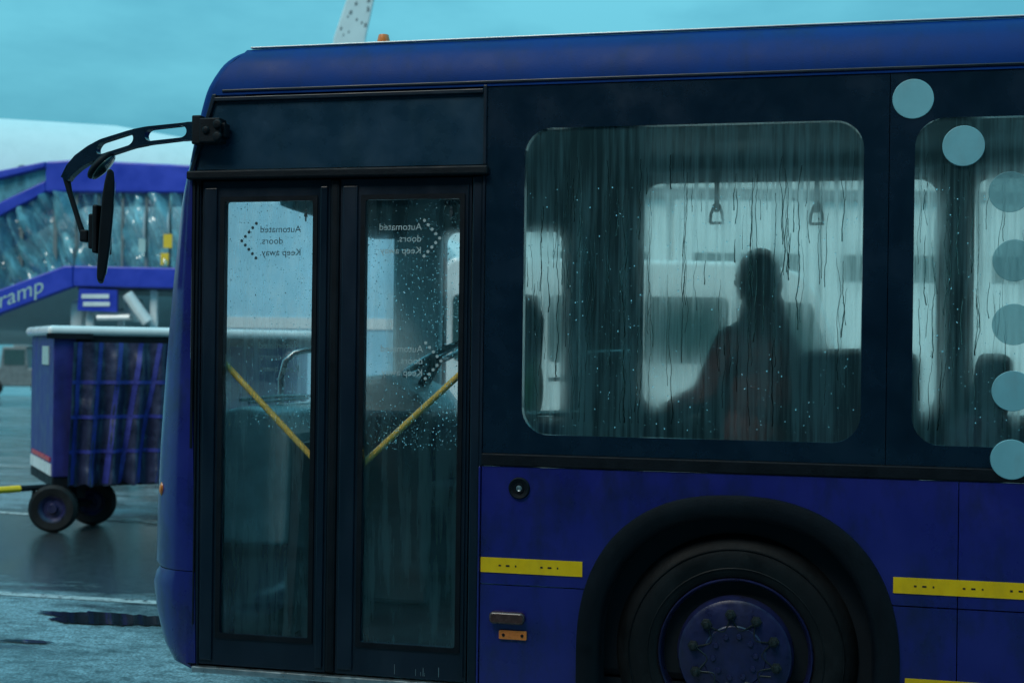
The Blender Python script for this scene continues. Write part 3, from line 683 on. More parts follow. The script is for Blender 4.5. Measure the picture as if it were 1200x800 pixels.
# seats
def seat(x, y0, y1, zt, flip=1):
    bx = [(x, 1.0), (x + .11, 1.0), (x + .19, 1.45), (x + .22, zt - .04), (x + .18, zt), (x + .11, zt), (x + .09, zt - .06), (x + .06, 1.45)]
    if flip < 0: bx = [(2 * x - a, z) for a, z in bx]
    s_ = MB().prism(bx, y0, y1).build('passenger_seat', 'seat', bus, bevel=.045, seg=3, smooth=40)
    a, c = (x - .42, x + .02) if flip > 0 else (x - .02, x + .42)
    MB().box(a, c, y0, y1, .92, 1.04).build('seat_cushion', 'seat', s_, bevel=.04, seg=3)
    MB().box(a + .05, c - .02, y0 + .03, y1 - .03, .36, .919).build('seat_plinth', 'dark_in', s_)
    return s_
MB().prism([(1.10, 1.0), (1.78, 1.0), (1.78, 1.76), (1.70, 1.80), (1.30, 1.79), (1.16, 1.765), (1.11, 1.70)], 1.05, 1.35).build('bench_backrest', 'seat', bus, bevel=.05, seg=3, smooth=40); MB().box(1.10, 1.78, .75, 1.36, .361, .999).build('bench_seat', 'seat', bus, bevel=.04, seg=3); seat(.72, 1.25, 1.6, 1.50); seat(1.80, .35, .80, 1.50); seat(1.93, .8, 1.25, 1.50); seat(2.02, 1.3, 1.75, 1.78); seat(2.7, .4, 1.3, 1.78); seat(3.5, .4, 1.3, 1.78)
MB().prism([(.50, .36), (1.75, .36), (1.75, 1.52), (1.0, 1.52), (.75, 1.50), (.56, 1.40), (.50, 1.30)], 1.63, 2.42).build('luggage_bench', 'dark_in', bus, bevel=.05, seg=3)
MB().box(.30, 2.2, .11, .62, .361, 1.22).build('wheel_box', 'dark_in', bus, bevel=.04)
# door mirror
TOP = [(-1.423, 2.773), (-1.498, 2.771), (-1.569, 2.765), (-1.696, 2.757), (-1.76, 2.747), (-1.845, 2.729), (-1.931, 2.704), (-1.996, 2.674), (-2.06, 2.632), (-2.103, 2.586), (-2.129, 2.535)]
BOT = [(-1.422, 2.684), (-1.497, 2.69), (-1.568, 2.69), (-1.695, 2.675), (-1.759, 2.665), (-1.844, 2.643), (-1.93, 2.618), (-1.994, 2.594), (-2.038, 2.569), (-2.076, 2.538), (-2.094, 2.515)]
def lerp(a, b_, u): return (a[0] + (b_[0] - a[0]) * u, a[1] + (b_[1] - a[1]) * u)
def at_x(tab, x):
    for a, b_ in zip(tab, tab[1:]):
        if b_[0] <= x <= a[0]: return lerp(a, b_, (x - a[0]) / (b_[0] - a[0]))
    return tab[-1]
my0, my1 = -.062, -.022
slots = [(-1.502, -1.708), (-1.765, -1.950)]
am = MB()
xs_ = [-1.423]
for a, b_ in slots: xs_ += [a - .03 * (1 - math.cos(rad(15 * k))) for k in range(7)] + [b_ + .03 * (1 - math.cos(rad(15 * k))) for k in range(6, -1, -1)]
xs_ += [-1.97, -1.994]
def hole_h(x):
    for a, b_ in slots:
        if b_ <= x <= a:
            hh = .027; e = min(a - x, x - b_); return hh if e >= .03 else hh * math.sqrt(max(0, 1 - (1 - e / .03) ** 2))
    return 0
for xa, xb in zip(xs_, xs_[1:]):
    ta, tb, ba, bb = at_x(TOP, xa)[1], at_x(TOP, xb)[1], at_x(BOT, xa)[1], at_x(BOT, xb)[1]
    ha, hb_ = hole_h(xa), hole_h(xb); ca, cb = (ta + ba) / 2, (tb + bb) / 2
    if ha < 1e-4 and hb_ < 1e-4: am.prism([(xa, ta), (xa, ba), (xb, bb), (xb, tb)], my0, my1)
    else:
        am.prism([(xa, ta), (xa, ca + ha), (xb, cb + hb_), (xb, tb)], my0, my1); am.prism([(xa, ca - ha), (xa, ba), (xb, bb), (xb, cb - hb_)], my0, my1)
for i in range(7, 10): am.prism([TOP[i], BOT[i], BOT[i + 1], TOP[i + 1]], my0, my1)
arm = am.build('mirror_arm', 'black', bus, bevel=.004)
MB().tube([(-2.112, -.042, 2.535), (-2.095, -.042, 2.47), (-2.045, -.042, 2.33), (-2.020, -.042, 2.265)], [.017, .013, .012, .014], 10).build('mirror_rod', 'blackmat', arm, smooth=60)
br = MB().box(-1.435, -1.335, -.075, .0, 2.675, 2.785)
br.lathe([(0, -.012), (.02, -.01), (.022, 0)], (-1.345, -.075, 2.755), 12).lathe([(0, -.012), (.02, -.01), (.022, 0)], (-1.345, -.075, 2.70), 12).lathe([(0, -.012), (.016, -.01), (.018, 0)], (-1.40, -.075, 2.73), 12)
br.box(-1.475, -1.43, -.068, -.015, 2.67, 2.80).box(-1.37, -1.318, -.055, 0, 2.70, 2.765)
br.build('mirror_bracket', 'blackmat', bus, bevel=.006)
def mirror_head(y0, y1):
    fr_ = [(-1.903, 2.555), (-1.915, 2.50), (-1.924, 2.44), (-1.934, 2.289), (-1.943, 2.10), (-1.943, 2.061), (-1.932, 2.048), (-1.916, 2.049), (-1.905, 2.09), (-1.889, 2.21), (-1.880, 2.32), (-1.875, 2.405), (-1.871, 2.50), (-1.875, 2.545), (-1.888, 2.560)]
    return MB().prism(fr_, y0, y1)
hd = mirror_head(-.14, .06).build('mirror_head', 'blackmat', bus, bevel=.012, seg=3)
hd.data.transform(Matrix.Translation((-1.905, -.042, 0)) @ Matrix.Rotation(rad(30), 4, 'Z') @ Matrix.Translation((1.905, .042, 0)))
MB().prism([(-1.869, 2.50), (-1.874, 2.40), (-1.888, 2.21), (-1.904, 2.09), (-1.9015, 2.09), (-1.8855, 2.21), (-1.8715, 2.40), (-1.8665, 2.50)], -.13, .05).build('mirror_glass', 'alu', hd).data.transform(Matrix.Translation((-1.905, -.042, 0)) @ Matrix.Rotation(rad(30), 4, 'Z') @ Matrix.Translation((1.905, .042, 0)))
MB().box(-2.025, -1.985, -.072, -.012, 2.235, 2.29).box(-1.99, -1.955, -.062, -.022, 2.245, 2.285).box(-1.965, -1.935, -.10, .02, 2.20, 2.36).box(-1.94, -1.915, -.11, .03, 2.18, 2.40).build('mirror_clamp', 'blackmat', hd, bevel=.008)
q = Matrix.Rotation(rad(-40), 3, 'Y')
cm = MB().ball((-1.935, -.042, 2.588), (.028, .075, .083), 20, 12, Matrix.Rotation(rad(18), 3, 'Z') @ Matrix.Rotation(rad(42), 3, 'Y')).build('wide_angle_mirror', 'blackmat', bus, smooth=60)
MB().ball((-1.922, -.042, 2.577), (.016, .066, .074), 20, 12, Matrix.Rotation(rad(18), 3, 'Z') @ Matrix.Rotation(rad(42), 3, 'Y')).build('mirror_glass', 'vanglass', cm, smooth=60)
MB().tube([(-1.985, -.042, 2.62), (-1.96, -.042, 2.600), (-1.94, -.042, 2.59)], .010, 8).build('mirror_bolt', 'blackmat', cm)

# ================================================================== passenger
def capsule(mb, a, b_, ra, rb, n=14):
    a, b_ = Vector(a), Vector(b_); d = (b_ - a); l = d.length; d.normalize(); pts = [a - d * ra * .98, a - d * ra * .8, a - d * ra * .45]; rs = [ra * .15, ra * .6, ra * .89]
    for k in range(6): pts.append(a + d * l * k / 5); rs.append(ra + (rb - ra) * k / 5)
    pts += [b_ + d * rb * .45, b_ + d * rb * .8, b_ + d * rb * .98]; rs += [rb * .89, rb * .6, rb * .15]
    return mb.tube(pts, rs, n)
def person(root):
    """x: the person's right-left, y: forward is +y, z up; floor at 0"""
    b = MB()
    # legs and shoes
    for s in (-1, 1):
        capsule(b, (s * .095, 0, .90), (s * .10, .01, .48), .092, .062); capsule(b, (s * .10, .01, .48), (s * .105, -.015, .09), .060, .042)
        b.ball((s * .105, .055, .045), (.048, .135, .045))
    b.ball((0, 0, .95), (.17, .115, .14)); b.ball((0, 0, 1.10), (.155, .105, .17)); b.ball((0, .005, 1.30), (.185, .12, .20)); b.ball((0, 0, 1.43), (.195, .095, .10))
    capsule(b, (0, .0, 1.47), (0, .015, 1.62), .062, .055)
    # head, jaw, nose, ears
    b.ball((0, .01, 1.735), (.078, .098, .115)); b.ball((0, .045, 1.665), (.055, .060, .062)); b.ball((0, .112, 1.705), (.014, .020, .026)); b.ball((0, .098, 1.665), (.026, .012, .010))
    for s in (-1, 1): b.ball((s * .080, .0, 1.715), (.012, .022, .033)); b.ball((s * .032, .096, 1.735), (.014, .010, .008))
    # arms: one down and slightly out, the other bent forward
    arms = [((-.195, 0, 1.41), (-.27, .10, 1.16), (-.20, .33, 1.10)), ((.195, 0, 1.41), (.255, .08, 1.15), (.17, .31, 1.12))]
    for sh, el, wr in arms:
        capsule(b, sh, el, .062, .046); capsule(b, el, wr, .045, .032)
        d = (Vector(wr) - Vector(el)).normalized(); sd_ = Vector((1, 0, 0)); pc = Vector(wr) + d * .055
        capsule(b, Vector(wr), pc, .028, .036)
        for k in range(4):
            o_ = sd_ * (.03 - .02 * k); l = (.062, .072, .068, .052)[k]
            k1 = pc + o_ + d * (.025 + l * .5); k2 = k1 + d * l * .4 + Vector((0, -.005, -.022))
            capsule(b, pc + o_, k1, .0095, .0088, 8); capsule(b, k1, k2, .0088, .0075, 8)
        tb_ = Vector(wr) + d * .03 + sd_ * .03 * (1 if sh[0] < 0 else -1); capsule(b, tb_, tb_ + d * .045 + sd_ * .03 * (1 if sh[0] < 0 else -1), .011, .009, 8)
    o = b.build('body', 'skin', root, merge=False)
    rm = o.modifiers.new('skin', 'REMESH'); rm.mode = 'VOXEL'; rm.voxel_size = .0075; rm.use_smooth_shade = True
    sm = o.modifiers.new('soft', 'SMOOTH'); sm.iterations = 4
    # jacket
    j = MB()
    j.ball((0, 0, 1.02), (.20, .145, .20)); j.ball((0, -.02, 1.20), (.21, .18, .24)); j.ball((0, -.03, 1.34), (.225, .18, .18)); j.ball((0, -.005, 1.45), (.205, .115, .085)); capsule(j, (0, -.02, 1.44), (0, 0, 1.56), .125, .085); j.ball((0, -.07, 1.50), (.13, .08, .10)); j.ball((0, -.06, 1.575), (.105, .075, .085))
    for sh, el, wr in arms:
        capsule(j, sh, el, .084, .064); capsule(j, el, Vector(el).lerp(Vector(wr), .92), .063, .046)
    jo = j.build('jacket', 'coat', root, merge=False)
    rm = jo.modifiers.new('cloth', 'REMESH'); rm.mode = 'VOXEL'; rm.voxel_size = .012; rm.use_smooth_shade = True
    sm = jo.modifiers.new('soft', 'SMOOTH'); sm.iterations = 8
    tr_ = MB(); tr_.ball((0, 0, .93), (.185, .13, .16))
    for s in (-1, 1): capsule(tr_, (s * .095, 0, .90), (s * .10, .01, .48), .105, .078); capsule(tr_, (s * .10, .01, .48), (s * .105, -.015, .12), .075, .062)
    to = tr_.build('trousers', 'trousers', root, merge=False)
    rm = to.modifiers.new('cloth', 'REMESH'); rm.mode = 'VOXEL'; rm.voxel_size = .014; rm.use_smooth_shade = True
    h = MB(); h.ball((0, -.012, 1.758), (.090, .102, .108)); h.ball((0, -.045, 1.69), (.088, .078, .095)); h.ball((0, -.06, 1.60), (.085, .06, .09)); 
    for s in (-1, 1): h.ball((s * .066, -.01, 1.69), (.026, .05, .07))
    ho = h.build('hair', 'hair', root, merge=False)
    rm = ho.modifiers.new('hair', 'REMESH'); rm.mode = 'VOXEL'; rm.voxel_size = .009; rm.use_smooth_shade = True
pr_ = thing('person', 'passenger in a dull red jacket standing behind the fogged window', 'person', (1.0, 1.05, .362), rad(58))
pr_.scale = (1.05, 1.05, 1.03)
person(pr_)

# ================================================================== baggage trolley
def cam_pt(px, py, dep):
    x, y = px - 600, 400 - py; c, s = math.cos(.0130478), math.sin(.0130478)
    x, y = c * x - s * y, s * x + c * y; y += 13.66
    return CAM + (R_ * x / 1500 + F_ + Vector((0, 0, 1)) * y / 1500) * dep
AL = rad(40.7)
p0 = cam_pt(60, 620, 12.1)
tro = thing('baggage_trolley', 'blue covered baggage trolley with a dark strapped side curtain on wet apron', 'trolley', (p0.x, p0.y, 0), AL)
# local: x rearwards (to image right, away), y away from camera; the near side is y=0, the drawbar end x=0
TW = 1.45; TL = 3.0
MB().box(-.06, TL, -.05, TW + .05, 1.86, 1.955).build('roof', 'white', tro, bevel=.045, seg=4)
MB().box(-.07, .35, -.055, -.02, 1.83, 1.88).build('roof_corner', 'blackmat', tro)
ep = MB().box(0, .05, 0, TW, .52, 1.86).build('end_panel', 'trolley_blue', tro, bevel=.01)
MB().box(-.012, 0, .25, .65, 1.58, 1.76).build('reflector_plate', 'pale', ep); MB().box(-.012, 0, .10, 1.3, .66, .70).build('red_strip', 'red', ep); MB().box(-.010, 0, .05, 1.4, .53, .64).build('white_strip', 'white', ep)
MB().box(.0, .22, -.01, .03, .52, 1.855).build('corner_post', 'trolley_blue', tro, bevel=.01)
MB().box(TL - .08, TL, -.01, .05, .52, 1.86).build('corner_post', 'trolley_blue', tro, bevel=.01)
MB().box(.0, TL, TW - .03, TW, .52, 1.86).build('back_panel', 'trolley_blue', tro)
MB().box(0, TL, 0, TW, .42, .52).build('deck', 'blackmat', tro, bevel=.01)
MB().box(.2, TL, -.02, .02, 1.78, 1.86).build('curtain_rail', 'blackmat', tro)
def cy(x, z): 
    u = (x - .18) / 1.05
    return -.06 + .055 * math.sin(u * 31 + .6 * math.sin(z * 3)) * (.4 + .6 * (1.8 - z)) + .04 * noise.noise((x * 4, z * 3, 2)) + .015 * noise.noise((x * 13, z * 9, 5))
def cx_(u, z): return .17 + u * (1.08 - .22 * (1.8 - z) / 1.35) - .05 * (1.8 - z) / 1.35
rows_ = []
for i in range(46):
    z = 1.80 - 1.36 * i / 45
    rows_.append([(cx_(j / 60, z), cy(cx_(j / 60, z), z), z + (.015 * math.sin(j * .7) if i > 40 else 0)) for j in range(61)])
cu_ = MB().grid(rows_).build('side_curtain', 'curtain', tro, smooth=60)
for u in (.06, .24, .41, .58, .75, .97):
    MB().grid([[(cx_(u, z) - .022, cy(cx_(u, z) - .022, z) - .006, z), (cx_(u, z) + .022, cy(cx_(u, z) + .022, z) - .006, z)] for z in [1.80 - 1.35 * k / 45 for k in range(46)]]).build('curtain_strap', 'strap', cu_, smooth=60)
for zz in (1.42, 1.09, .76):
    MB().grid([[(cx_(k / 60, zz), cy(cx_(k / 60, zz), zz) - .009, zz + d) for d in (-.018, .018)] for k in range(61)]).build('curtain_strap', 'strap', cu_, smooth=60)
def small_wheel(x, y, rz, parent, r=.225):
    t_ = MB().lathe([(.12, -.05), (r - .03, -.06), (r, -.035), (r, .035), (r - .03, .06), (.12, .05)], (0, 0, 0), 32).mesh('wheel', 40); t_.materials.append(M['tyre'])
    o = link('wheel', t_, None, parent, (x, y, r)); o.rotation_euler.z = rz
    rm_ = MB().lathe([(0, -.045), (.04, -.05), (.05, -.02), (.09, -.015), (.12, -.045), (.13, -.055)], (0, 0, 0), 24).mesh('rim', 40); rm_.materials.append(M['rim'])
    link('rim', rm_, None, o)
# front axle is turned with the drawbar
small_wheel(.02, .02, -AL + TH + .10, tro); small_wheel(.45, .42, -AL + TH + .10, tro); small_wheel(2.5, .12, 0, tro); small_wheel(2.5, 1.3, 0, tro)
MB().tube([(.04, .03, .225), (.45, .42, .225)], .03, 8).build('axle', 'blackmat', tro)
MB().tube([(.25, .25, .30), (.25, .25, .43)], .10, 12).build('turntable', 'blackmat', tro)
dbr = MB().tube([(.35, .2, .43), (-.10, .10, .42), (-.35, .02, .42)], .028, 8).build('drawbar', 'blackmat', tro)
MB().tube([(-.28, .04, .42), (-1.3, -.3, .42)], .032, 8).build('drawbar_sleeve', 'yellow', dbr)
MB().tube([(-.14, .1, .42), (-.16, .08, .33), (-.05, .05, .27), (.0, .04, .24)], .018, 6).build('brake_link', 'blackmat', dbr)
MB().ball((-.12, .02, .14), (.05, .04, .035), 10, 6).build('brake_pedal', 'blackmat', tro) if False else None

# ================================================================== boarding ramp behind the trolley (camera-aligned)
DEP = 20.; K = DEP / 1500
o0 = cam_pt(85, 620, DEP)
rp = thing('boarding_ramp', 'blue covered boarding ramp with clear plastic sides in front of white aircraft', 'boarding ramp', (o0.x, o0.y, 0), TH)
def rx(px): return (px - 85) * K
def rz(py, px=85): return 1.75 + (413.66 - (600 - px) * .013 - py) * K
def quad_prism(pts, y0, y1): return MB().prism([(rx(a), rz(b_, a)) for a, b_ in pts], y0, y1)
canopy = quad_prism([(50, 190), (85, 188), (232, 195), (232, 227), (85, 226), (50, 226)], -.1, 1.9).build('canopy', 'ramp_blue', rp, bevel=.03)
quad_prism([(-160, 262), (-10, 202), (50, 190), (50, 197), (-10, 212), (-160, 278)], -.1, 1.9).build('sloped_canopy', 'ramp_blue', rp, bevel=.02)
quad_prism([(-160, 330), (0, 236), (50, 212), (50, 226), (0, 252), (-160, 350)], -.08, 1.85).build('sloped_beam', 'ramp_blue', rp, bevel=.02)
quad_prism([(-160, 276), (-10, 211), (49, 197), (49, 211), (0, 234), (-160, 328)], .0, .02).build('plastic_gable', 'plastic', rp)
quad_prism([(-160, 425), (0, 340), (75, 312), (85, 312), (85, 337), (80, 338), (0, 368), (-160, 458)], -.15, .05).build('sloped_stringer', 'ramp_blue', rp, bevel=.02)
quad_prism([(85.5, 312), (232, 315), (232, 339), (85.5, 336)], -.15, .05).build('deck_stringer', 'ramp_blue', rp, bevel=.02)
quad_prism([(85.5, 332), (232, 335), (232, 343), (85.5, 339)], .06, 1.9).build('deck', 'gse', rp)
skp = quad_prism([(92, 338), (136, 340), (136, 366), (90, 364)], -.12, -.04).build('sign_panel', 'ramp_blue', rp)
for a, b_, c, d in ((95, 345, 127, 350), (97, 354, 128, 359)): quad_prism([(a, b_), (c, b_), (c, d), (a, d)], -.13, -.121).build('sign_plate', 'white', skp)
def tarp(x0, x1, top, bot, nx, seed, y=0.):
    rows_ = []
    for i in range(26):
        v_ = i / 25; row = []
        for j in range(nx + 1):
            px = x0 + (x1 - x0) * j / nx; py = top(px) + (bot(px) - top(px)) * v_; X, Z = rx(px), rz(py, px)
            n1 = 1 - abs(noise.noise((X * 3.4 + Z * 1.3 + seed, Z * 1.1 - X * .5, seed))) * 2.2; n2 = 1 - abs(noise.noise((X * 8 + Z * 3 + seed, Z * 2.2, 3.3))) * 2
            row.append((X, y + .18 * n1 + .06 * n2 - .14, Z))
        rows_.append(row)
    return MB().grid(rows_).build('plastic_curtain', 'plastic', rp)
tarp(-60, 84, lambda x: 226 + (50 - x) * .52 if x < 50 else 226, lambda x: 312 + (75 - x) * .37 if x < 75 else 312, 70, 1.)
for k, (a, b_) in enumerate(((87, 110), (112, 138), (140, 166), (168, 194), (196, 222))):
    tarp(a, b_, lambda x: 227, lambda x: 313, 12, 4. + k)
for a in (85, 111, 139, 167, 195, 223): MB().box(rx(a) - .02, rx(a) + .02, -.02, .02, rz(314, a), rz(226, a)).build('canopy_post', 'gse', rp)
for k, a in enumerate((60, 20, -20)): MB().box(rx(a) - .03, rx(a) + .03, 0, .04, rz(320 + (75 - a) * .37, a), rz(222 + (50 - a) * .5, a)).build('canopy_post', 'gse', rp)
for a, b_, c, d in ((189, 275, 199, 291), (186, 297, 195, 311), (160, 280, 168, 296)): quad_prism([(a, b_), (c, b_), (c, d), (a, d)], -.10, -.085).build('notice_plate', 'hivis' if a > 170 else 'pale', rp)
me = text_mesh('ramp', .36, 'LEFT', lambda tx, ty: Vector((rx(-1) + tx * .94, -.156, rz(362, -1) + ty + tx * .37)))
link('lettering', me, 'pale', rp)
for a, dy in ((100, .1), (100, 1.7), (175, .1), (175, 1.7), (226, .1), (226, 1.7)):
    MB().box(rx(a) - .05, rx(a) + .05, dy - .05, dy + .05, .25, rz(340, a)).build('support_leg', 'white', rp)
    w_ = MB().lathe([(0, -.06), (.12, -.07), (.24, -.06), (.25, 0), (.24, .06), (.12, .07), (0, .06)], (rx(a), dy, .25), 20).build('wheel', 'tyre', rp, smooth=40)
MB().tube([(rx(112), -.05, rz(372)), (rx(150), -.05, rz(372, 150))], .05, 8).build('cross_beam', 'white', rp)
MB().tube([(rx(148), -.1, rz(345, 148)), (rx(172), -.1, rz(378, 172))], .09, 10).build('hydraulic_ram', 'white', rp)
MB().tube([(rx(90), .4, rz(366)), (rx(135), .4, rz(364))], .06, 10).build('cross_beam', 'white', rp)
MB().box(rx(72), rx(88), .2, .7, rz(392), rz(350)).build('equipment_case', 'white', rp, bevel=.08)
MB().box(rx(136), rx(150), .2, .8, rz(376, 140), rz(348, 140)).build('equipment_case', 'white', rp, bevel=.08)

# white airliner behind the ramp
ac = cam_pt(100, 400, 24.5)
air = thing('airliner', 'white airliner fuselage behind the blue boarding ramp', 'aircraft', (ac.x, ac.y, 0), TH + rad(17))
FRAD, FCZ = 1.98, 4.02
def fus(n0, n1, name, mtl, zc=FCZ, root=air):
    rows_ = []
    for x, s, dz in ((-22, .02, -.5), (-21.4, .28, -.4), (-20, .62, -.22), (-18, .86, -.08), (-15, 1, 0), (-5, 1, 0), (5, 1, 0), (11, 1, 0), (14, .93, .12), (17, .72, .45), (20, .42, .85), (22.5, .14, 1.2)):
        x = -x - 14.5
        rows_.append([(x, FRAD * s * math.sin(2 * math.pi * k / 48), zc + dz + FRAD * s * math.cos(2 * math.pi * k / 48)) for k in range(n0, n1 + 1)])
    return MB().grid(rows_).build(name, mtl, root, smooth=60)
fu = fus(0, 48, 'fuselage', 'plane_white')
for k in range(36):
    x = 1.2 - .74 * k
    a = rad(-68)
    MB().prism(rrect(x - .12, x + .12, FCZ + .55, FCZ + .9, .1, 3), -FRAD * .972 - .01, -FRAD * .80).build('cabin_window', 'vanglass', fu)
# antenna blade
an = cam_pt(56, 143, 24.3); MB().prism([(-2.9, FCZ + FRAD - .05), (-2.3, FCZ + FRAD - .05), (-2.42, FCZ + FRAD + .12), (-2.75, FCZ + FRAD + .12)], -.04, .04).build('antenna', 'gse', air)
MB().prism([(-x - 14.5, z) for x, z in ((15.5, FCZ + 1.6), (21.5, FCZ + 1.5), (24.2, FCZ + 7.2), (22.4, FCZ + 7.2), (18.4, FCZ + 2.6))], -.12, .12).build('tail_fin', 'plane_white', air, bevel=.08)
for sgn, nm in ((1, 'wing'),):
    MB().add([(-18, 1.2, 3.0), (-11, 1.2, 3.0), (-20.1, 16, 4.1), (-21.7, 16, 4.1), (-18, 1.2, 3.35), (-11, 1.2, 3.15), (-20.1, 16, 4.2), (-21.7, 16, 4.25)], [(0, 1, 2, 3), (4, 5, 6, 7), (0, 1, 5, 4), (1, 2, 6, 5), (2, 3, 7, 6), (3, 0, 4, 7)]).build('wing', 'plane_white', air)
for x, y in ((2.2, 0), (-16, -1.6), (-16, 1.6)):
    lg = MB().tube([(x, y, .5), (x, y, 2.6)], .11, 10).build('landing_gear', 'gse', air)
    MB().lathe([(0, -.35), (.3, -.35), (.5, -.28), (.52, -.2), (.3, -.1), (.3, .1), (.52, .2), (.5, .28), (.3, .35), (0, .35)], (x, y, .52), 24).build('gear_wheel', 'tyre', lg, smooth=40)

# second aircraft: its winglet stands up behind the bus roof
wl0 = cam_pt(412, 45, 20)
air2 = thing('parked_jet', 'white jet whose slender winglet rises above the bus roof', 'aircraft', (wl0.x, wl0.y, 0), TH)
z45 = wl0.z; k2 = 20 / 1500
MB().prism([((388 - 412) * k2, z45 - .35), ((426 - 412) * k2, z45 - .35), ((428.5 - 412) * k2, z45), ((438 - 412) * k2, z45 + .62), ((447 - 412) * k2, z45 + 1.15), ((424 - 412) * k2, z45 + 1.2), ((406 - 412) * k2, z45 + .62), ((391 - 412) * k2, z45)], -.03, .03).build('winglet', 'plane_white', air2, bevel=.02)
mk = MB(); rnd = random.Random(4)
for i in range(13):
    u = rnd.random(); x = (394 - 412) * k2 + u * .42 + .2 * (i / 13); z = z45 + .02 + .62 * i / 13; s_ = .025 + .03 * rnd.random()
    mk.prism([(x, z), (x + s_, z + s_ * .4), (x + s_ * .8, z + s_ * 1.6), (x + s_ * .2, z + s_ * 1.2)], -.034, -.031); mk.build('winglet_mark', 'gse', air2); mk = MB()
MB().add([(-.34, 0, z45 - .36), (.20, 0, z45 - .36), (.2, .0, z45 - .30), (-.34, 0, z45 - .30), (-9.2, 15.2, 3.1), (-5.0, 15.2, 3.0), (-5.0, 15.2, 3.4), (-9.2, 15.2, 3.6)], [(0, 1, 2, 3), (4, 5, 6, 7), (0, 1, 5, 4), (1, 2, 6, 5), (2, 3, 7, 6), (3, 0, 4, 7)]).build('wing', 'plane_white', air2)
rows_ = []
for x, s in ((-33, .15), (-28, .7), (-24, 1), (-4, 1), (-1.5, .93), (.5, .75), (2, .4), (2.5, .05)):
    rows_.append([(x, 16.5 + 1.8 * s * math.sin(2 * math.pi * k / 36), 3.6 + (1 - s) * .4 + 1.8 * s * math.cos(2 * math.pi * k / 36)) for k in range(37)])
MB().grid(rows_).build('fuselage', 'plane_white', air2, smooth=60)
for x, y in ((-2, 16.5), (-10, 15.2), (-10, 17.8)):
    lg = MB().tube([(x, y, .4), (x, y, 2.4)], .1, 8).build('landing_gear', 'gse', air2)
    MB().lathe([(0, -.3), (.45, -.28), (.45, .28), (0, .3)], (x, y, .45), 20).build('gear_wheel', 'tyre', lg)

# white van parked beyond the bus
va = cam_pt(1015, 560, 16)
van = thing('parked_van', 'white high-roof van seen through the misted bus windows', 'van', (va.x, va.y, 0), TH)
side = [(-5.4, .35), (0.35, .35), (.42, .9), (.30, 1.25), (-.25, 1.55), (-.62, 2.55), (-.85, 2.80), (-1.3, 2.93), (-5.2, 2.95), (-5.4, 2.75)]
vb = MB().prism(side, 0, 1.95).build('body', 'white', van, bevel=.06, seg=3)
for a, b_ in ((-5.2, -4.1), (-4.0, -2.9), (-2.8, -1.75)): MB().prism(rrect(a, b_, 1.65, 2.48, .08, 3), -.008, .0).build('side_window', 'vanglass', van)
MB().prism([(-1.6, 1.6), (-.42, 1.6), (-.72, 2.42), (-1.6, 2.45)], -.008, 0).build('side_window', 'vanglass', van)
for x in (-.55, -4.3):
    w_ = MB().lathe([(0, -.03), (.18, -.03), (.34, -.02), (.36, .08), (.34, .2), (0, .2)], (x, .0, .36), 28).build('wheel', 'tyre', van, smooth=40)
    w_ = MB().lathe([(0, -.2), (.34, -.2), (.36, -.08), (.34, .02), (0, .03)], (x, 1.95, .36), 28).build('wheel', 'tyre', van, smooth=40)

# baggage tractor under the ramp, by the trolley
tt = cam_pt(10, 450, 45)
tr2 = thing('baggage_tractor', 'small grey and white baggage tractor far off beneath the sloping blue ramp', 'tractor', (tt.x, tt.y, 0), TH)
MB().prism([(-.9, .35), (1.5, .35), (1.5, .95), (.7, 1.0), (.62, 1.75), (-.25, 1.75), (-.35, 1.0), (-.9, .95)], 0, 1.1).build('body', 'gse', tr2, bevel=.05)
MB().box(.10, .75, -.03, 1.13, 1.75, 2.28).build('cab_roof', 'white', tr2, bevel=.08); MB().prism(rrect(-.18, .55, 1.1, 1.65, .05, 3), -.012, 0).build('cab_window', 'vanglass', tr2)
MB().box(.16, .30, -.06, .0, 2.0, 2.20).build('warning_vest', 'green', tr2)
for x in (-.55, 1.1): MB().lathe([(0, -.05), (.3, -.05), (.32, .05), (.3, .15), (0, .15)], (x, .0, .32), 20).build('wheel', 'tyre', tr2, smooth=40)

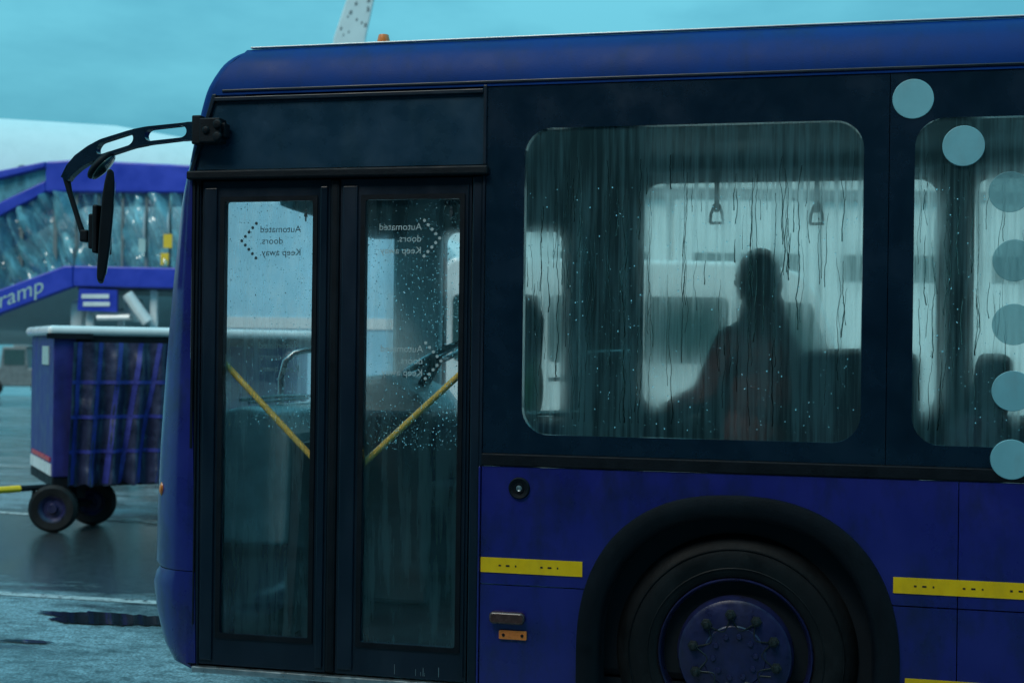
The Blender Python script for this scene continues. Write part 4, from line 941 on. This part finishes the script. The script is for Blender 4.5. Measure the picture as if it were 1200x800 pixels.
# pale hangar made up far behind the bus to brighten its windows
hp0 = cam_pt(400, 411, 48)
hg = thing('backdrop', 'long pale hangar made up to brighten the view through the bus windows', 'building', (hp0.x, hp0.y, 0), TH)
MB().box(0, 52, .3, 22, 0, 9.6).build('wall', 'backdrop_white', hg)
MB().box(-.5, 52.5, -.3, 22.4, 9.6, 10.2).build('roof', 'gse', hg, bevel=.1)
for k in range(9):
    dp = MB().box(1.2 + 5.6 * k, 6.6 + 5.6 * k, .05 if k % 2 else -.12, .12 if k % 2 else -.02, .05, 7.6).build('sliding_door', 'backdrop_white', hg)
    MB().box(1.9 + 5.6 * k, 5.9 + 5.6 * k, -.14 if k % 2 == 0 else .03, -.121 if k % 2 == 0 else .049, 4.6, 5.6).build('door_window', 'vanglass', dp)
MB().box(.8, 51.5, -.2, .29, 7.65, 8.0).build('door_rail', 'gse', hg)

# pale truck made up to brighten the view through the bus door
ct = cam_pt(300, 411, 16)
tk = thing('backdrop_truck', 'pale blue box truck made up to brighten the view through the bus door glass', 'truck', (ct.x, ct.y, 0), TH)
K2 = 16 / 1500
bx = MB().box(-52 * K2, 185 * K2, 0, 2.3, .95, 3.62).build('cargo_box', 'backdrop_truck_pale', tk, bevel=.03)
MB().box(-52 * K2, 185 * K2, -.012, -.0005, 2.02, 2.16).build('rub_rail', 'white', bx)
MB().box(-52 * K2, 300 * K2, .25, 2.05, .62, .94).build('chassis', 'blackmat', tk)
MB().prism([(190 * K2, .55), (318 * K2, .55), (322 * K2, 1.3), (300 * K2, 1.55), (282 * K2, 2.42), (190 * K2, 2.45)], .08, 2.2).build('cab', 'backdrop_truck_pale', tk, bevel=.06, seg=3)
MB().prism([(215 * K2, 1.55), (290 * K2, 1.55), (274 * K2, 2.25), (215 * K2, 2.28)], .072, .0795).build('cab_window', 'vanglass', tk)
for x in (-10 * K2, 255 * K2):
    for y in (.15, 2.0): MB().lathe([(0, -.12), (.2, -.12), (.42, -.1), (.45, 0), (.42, .1), (0, .12)], (x, y, .45), 28).build('wheel', 'tyre', tk, smooth=40)
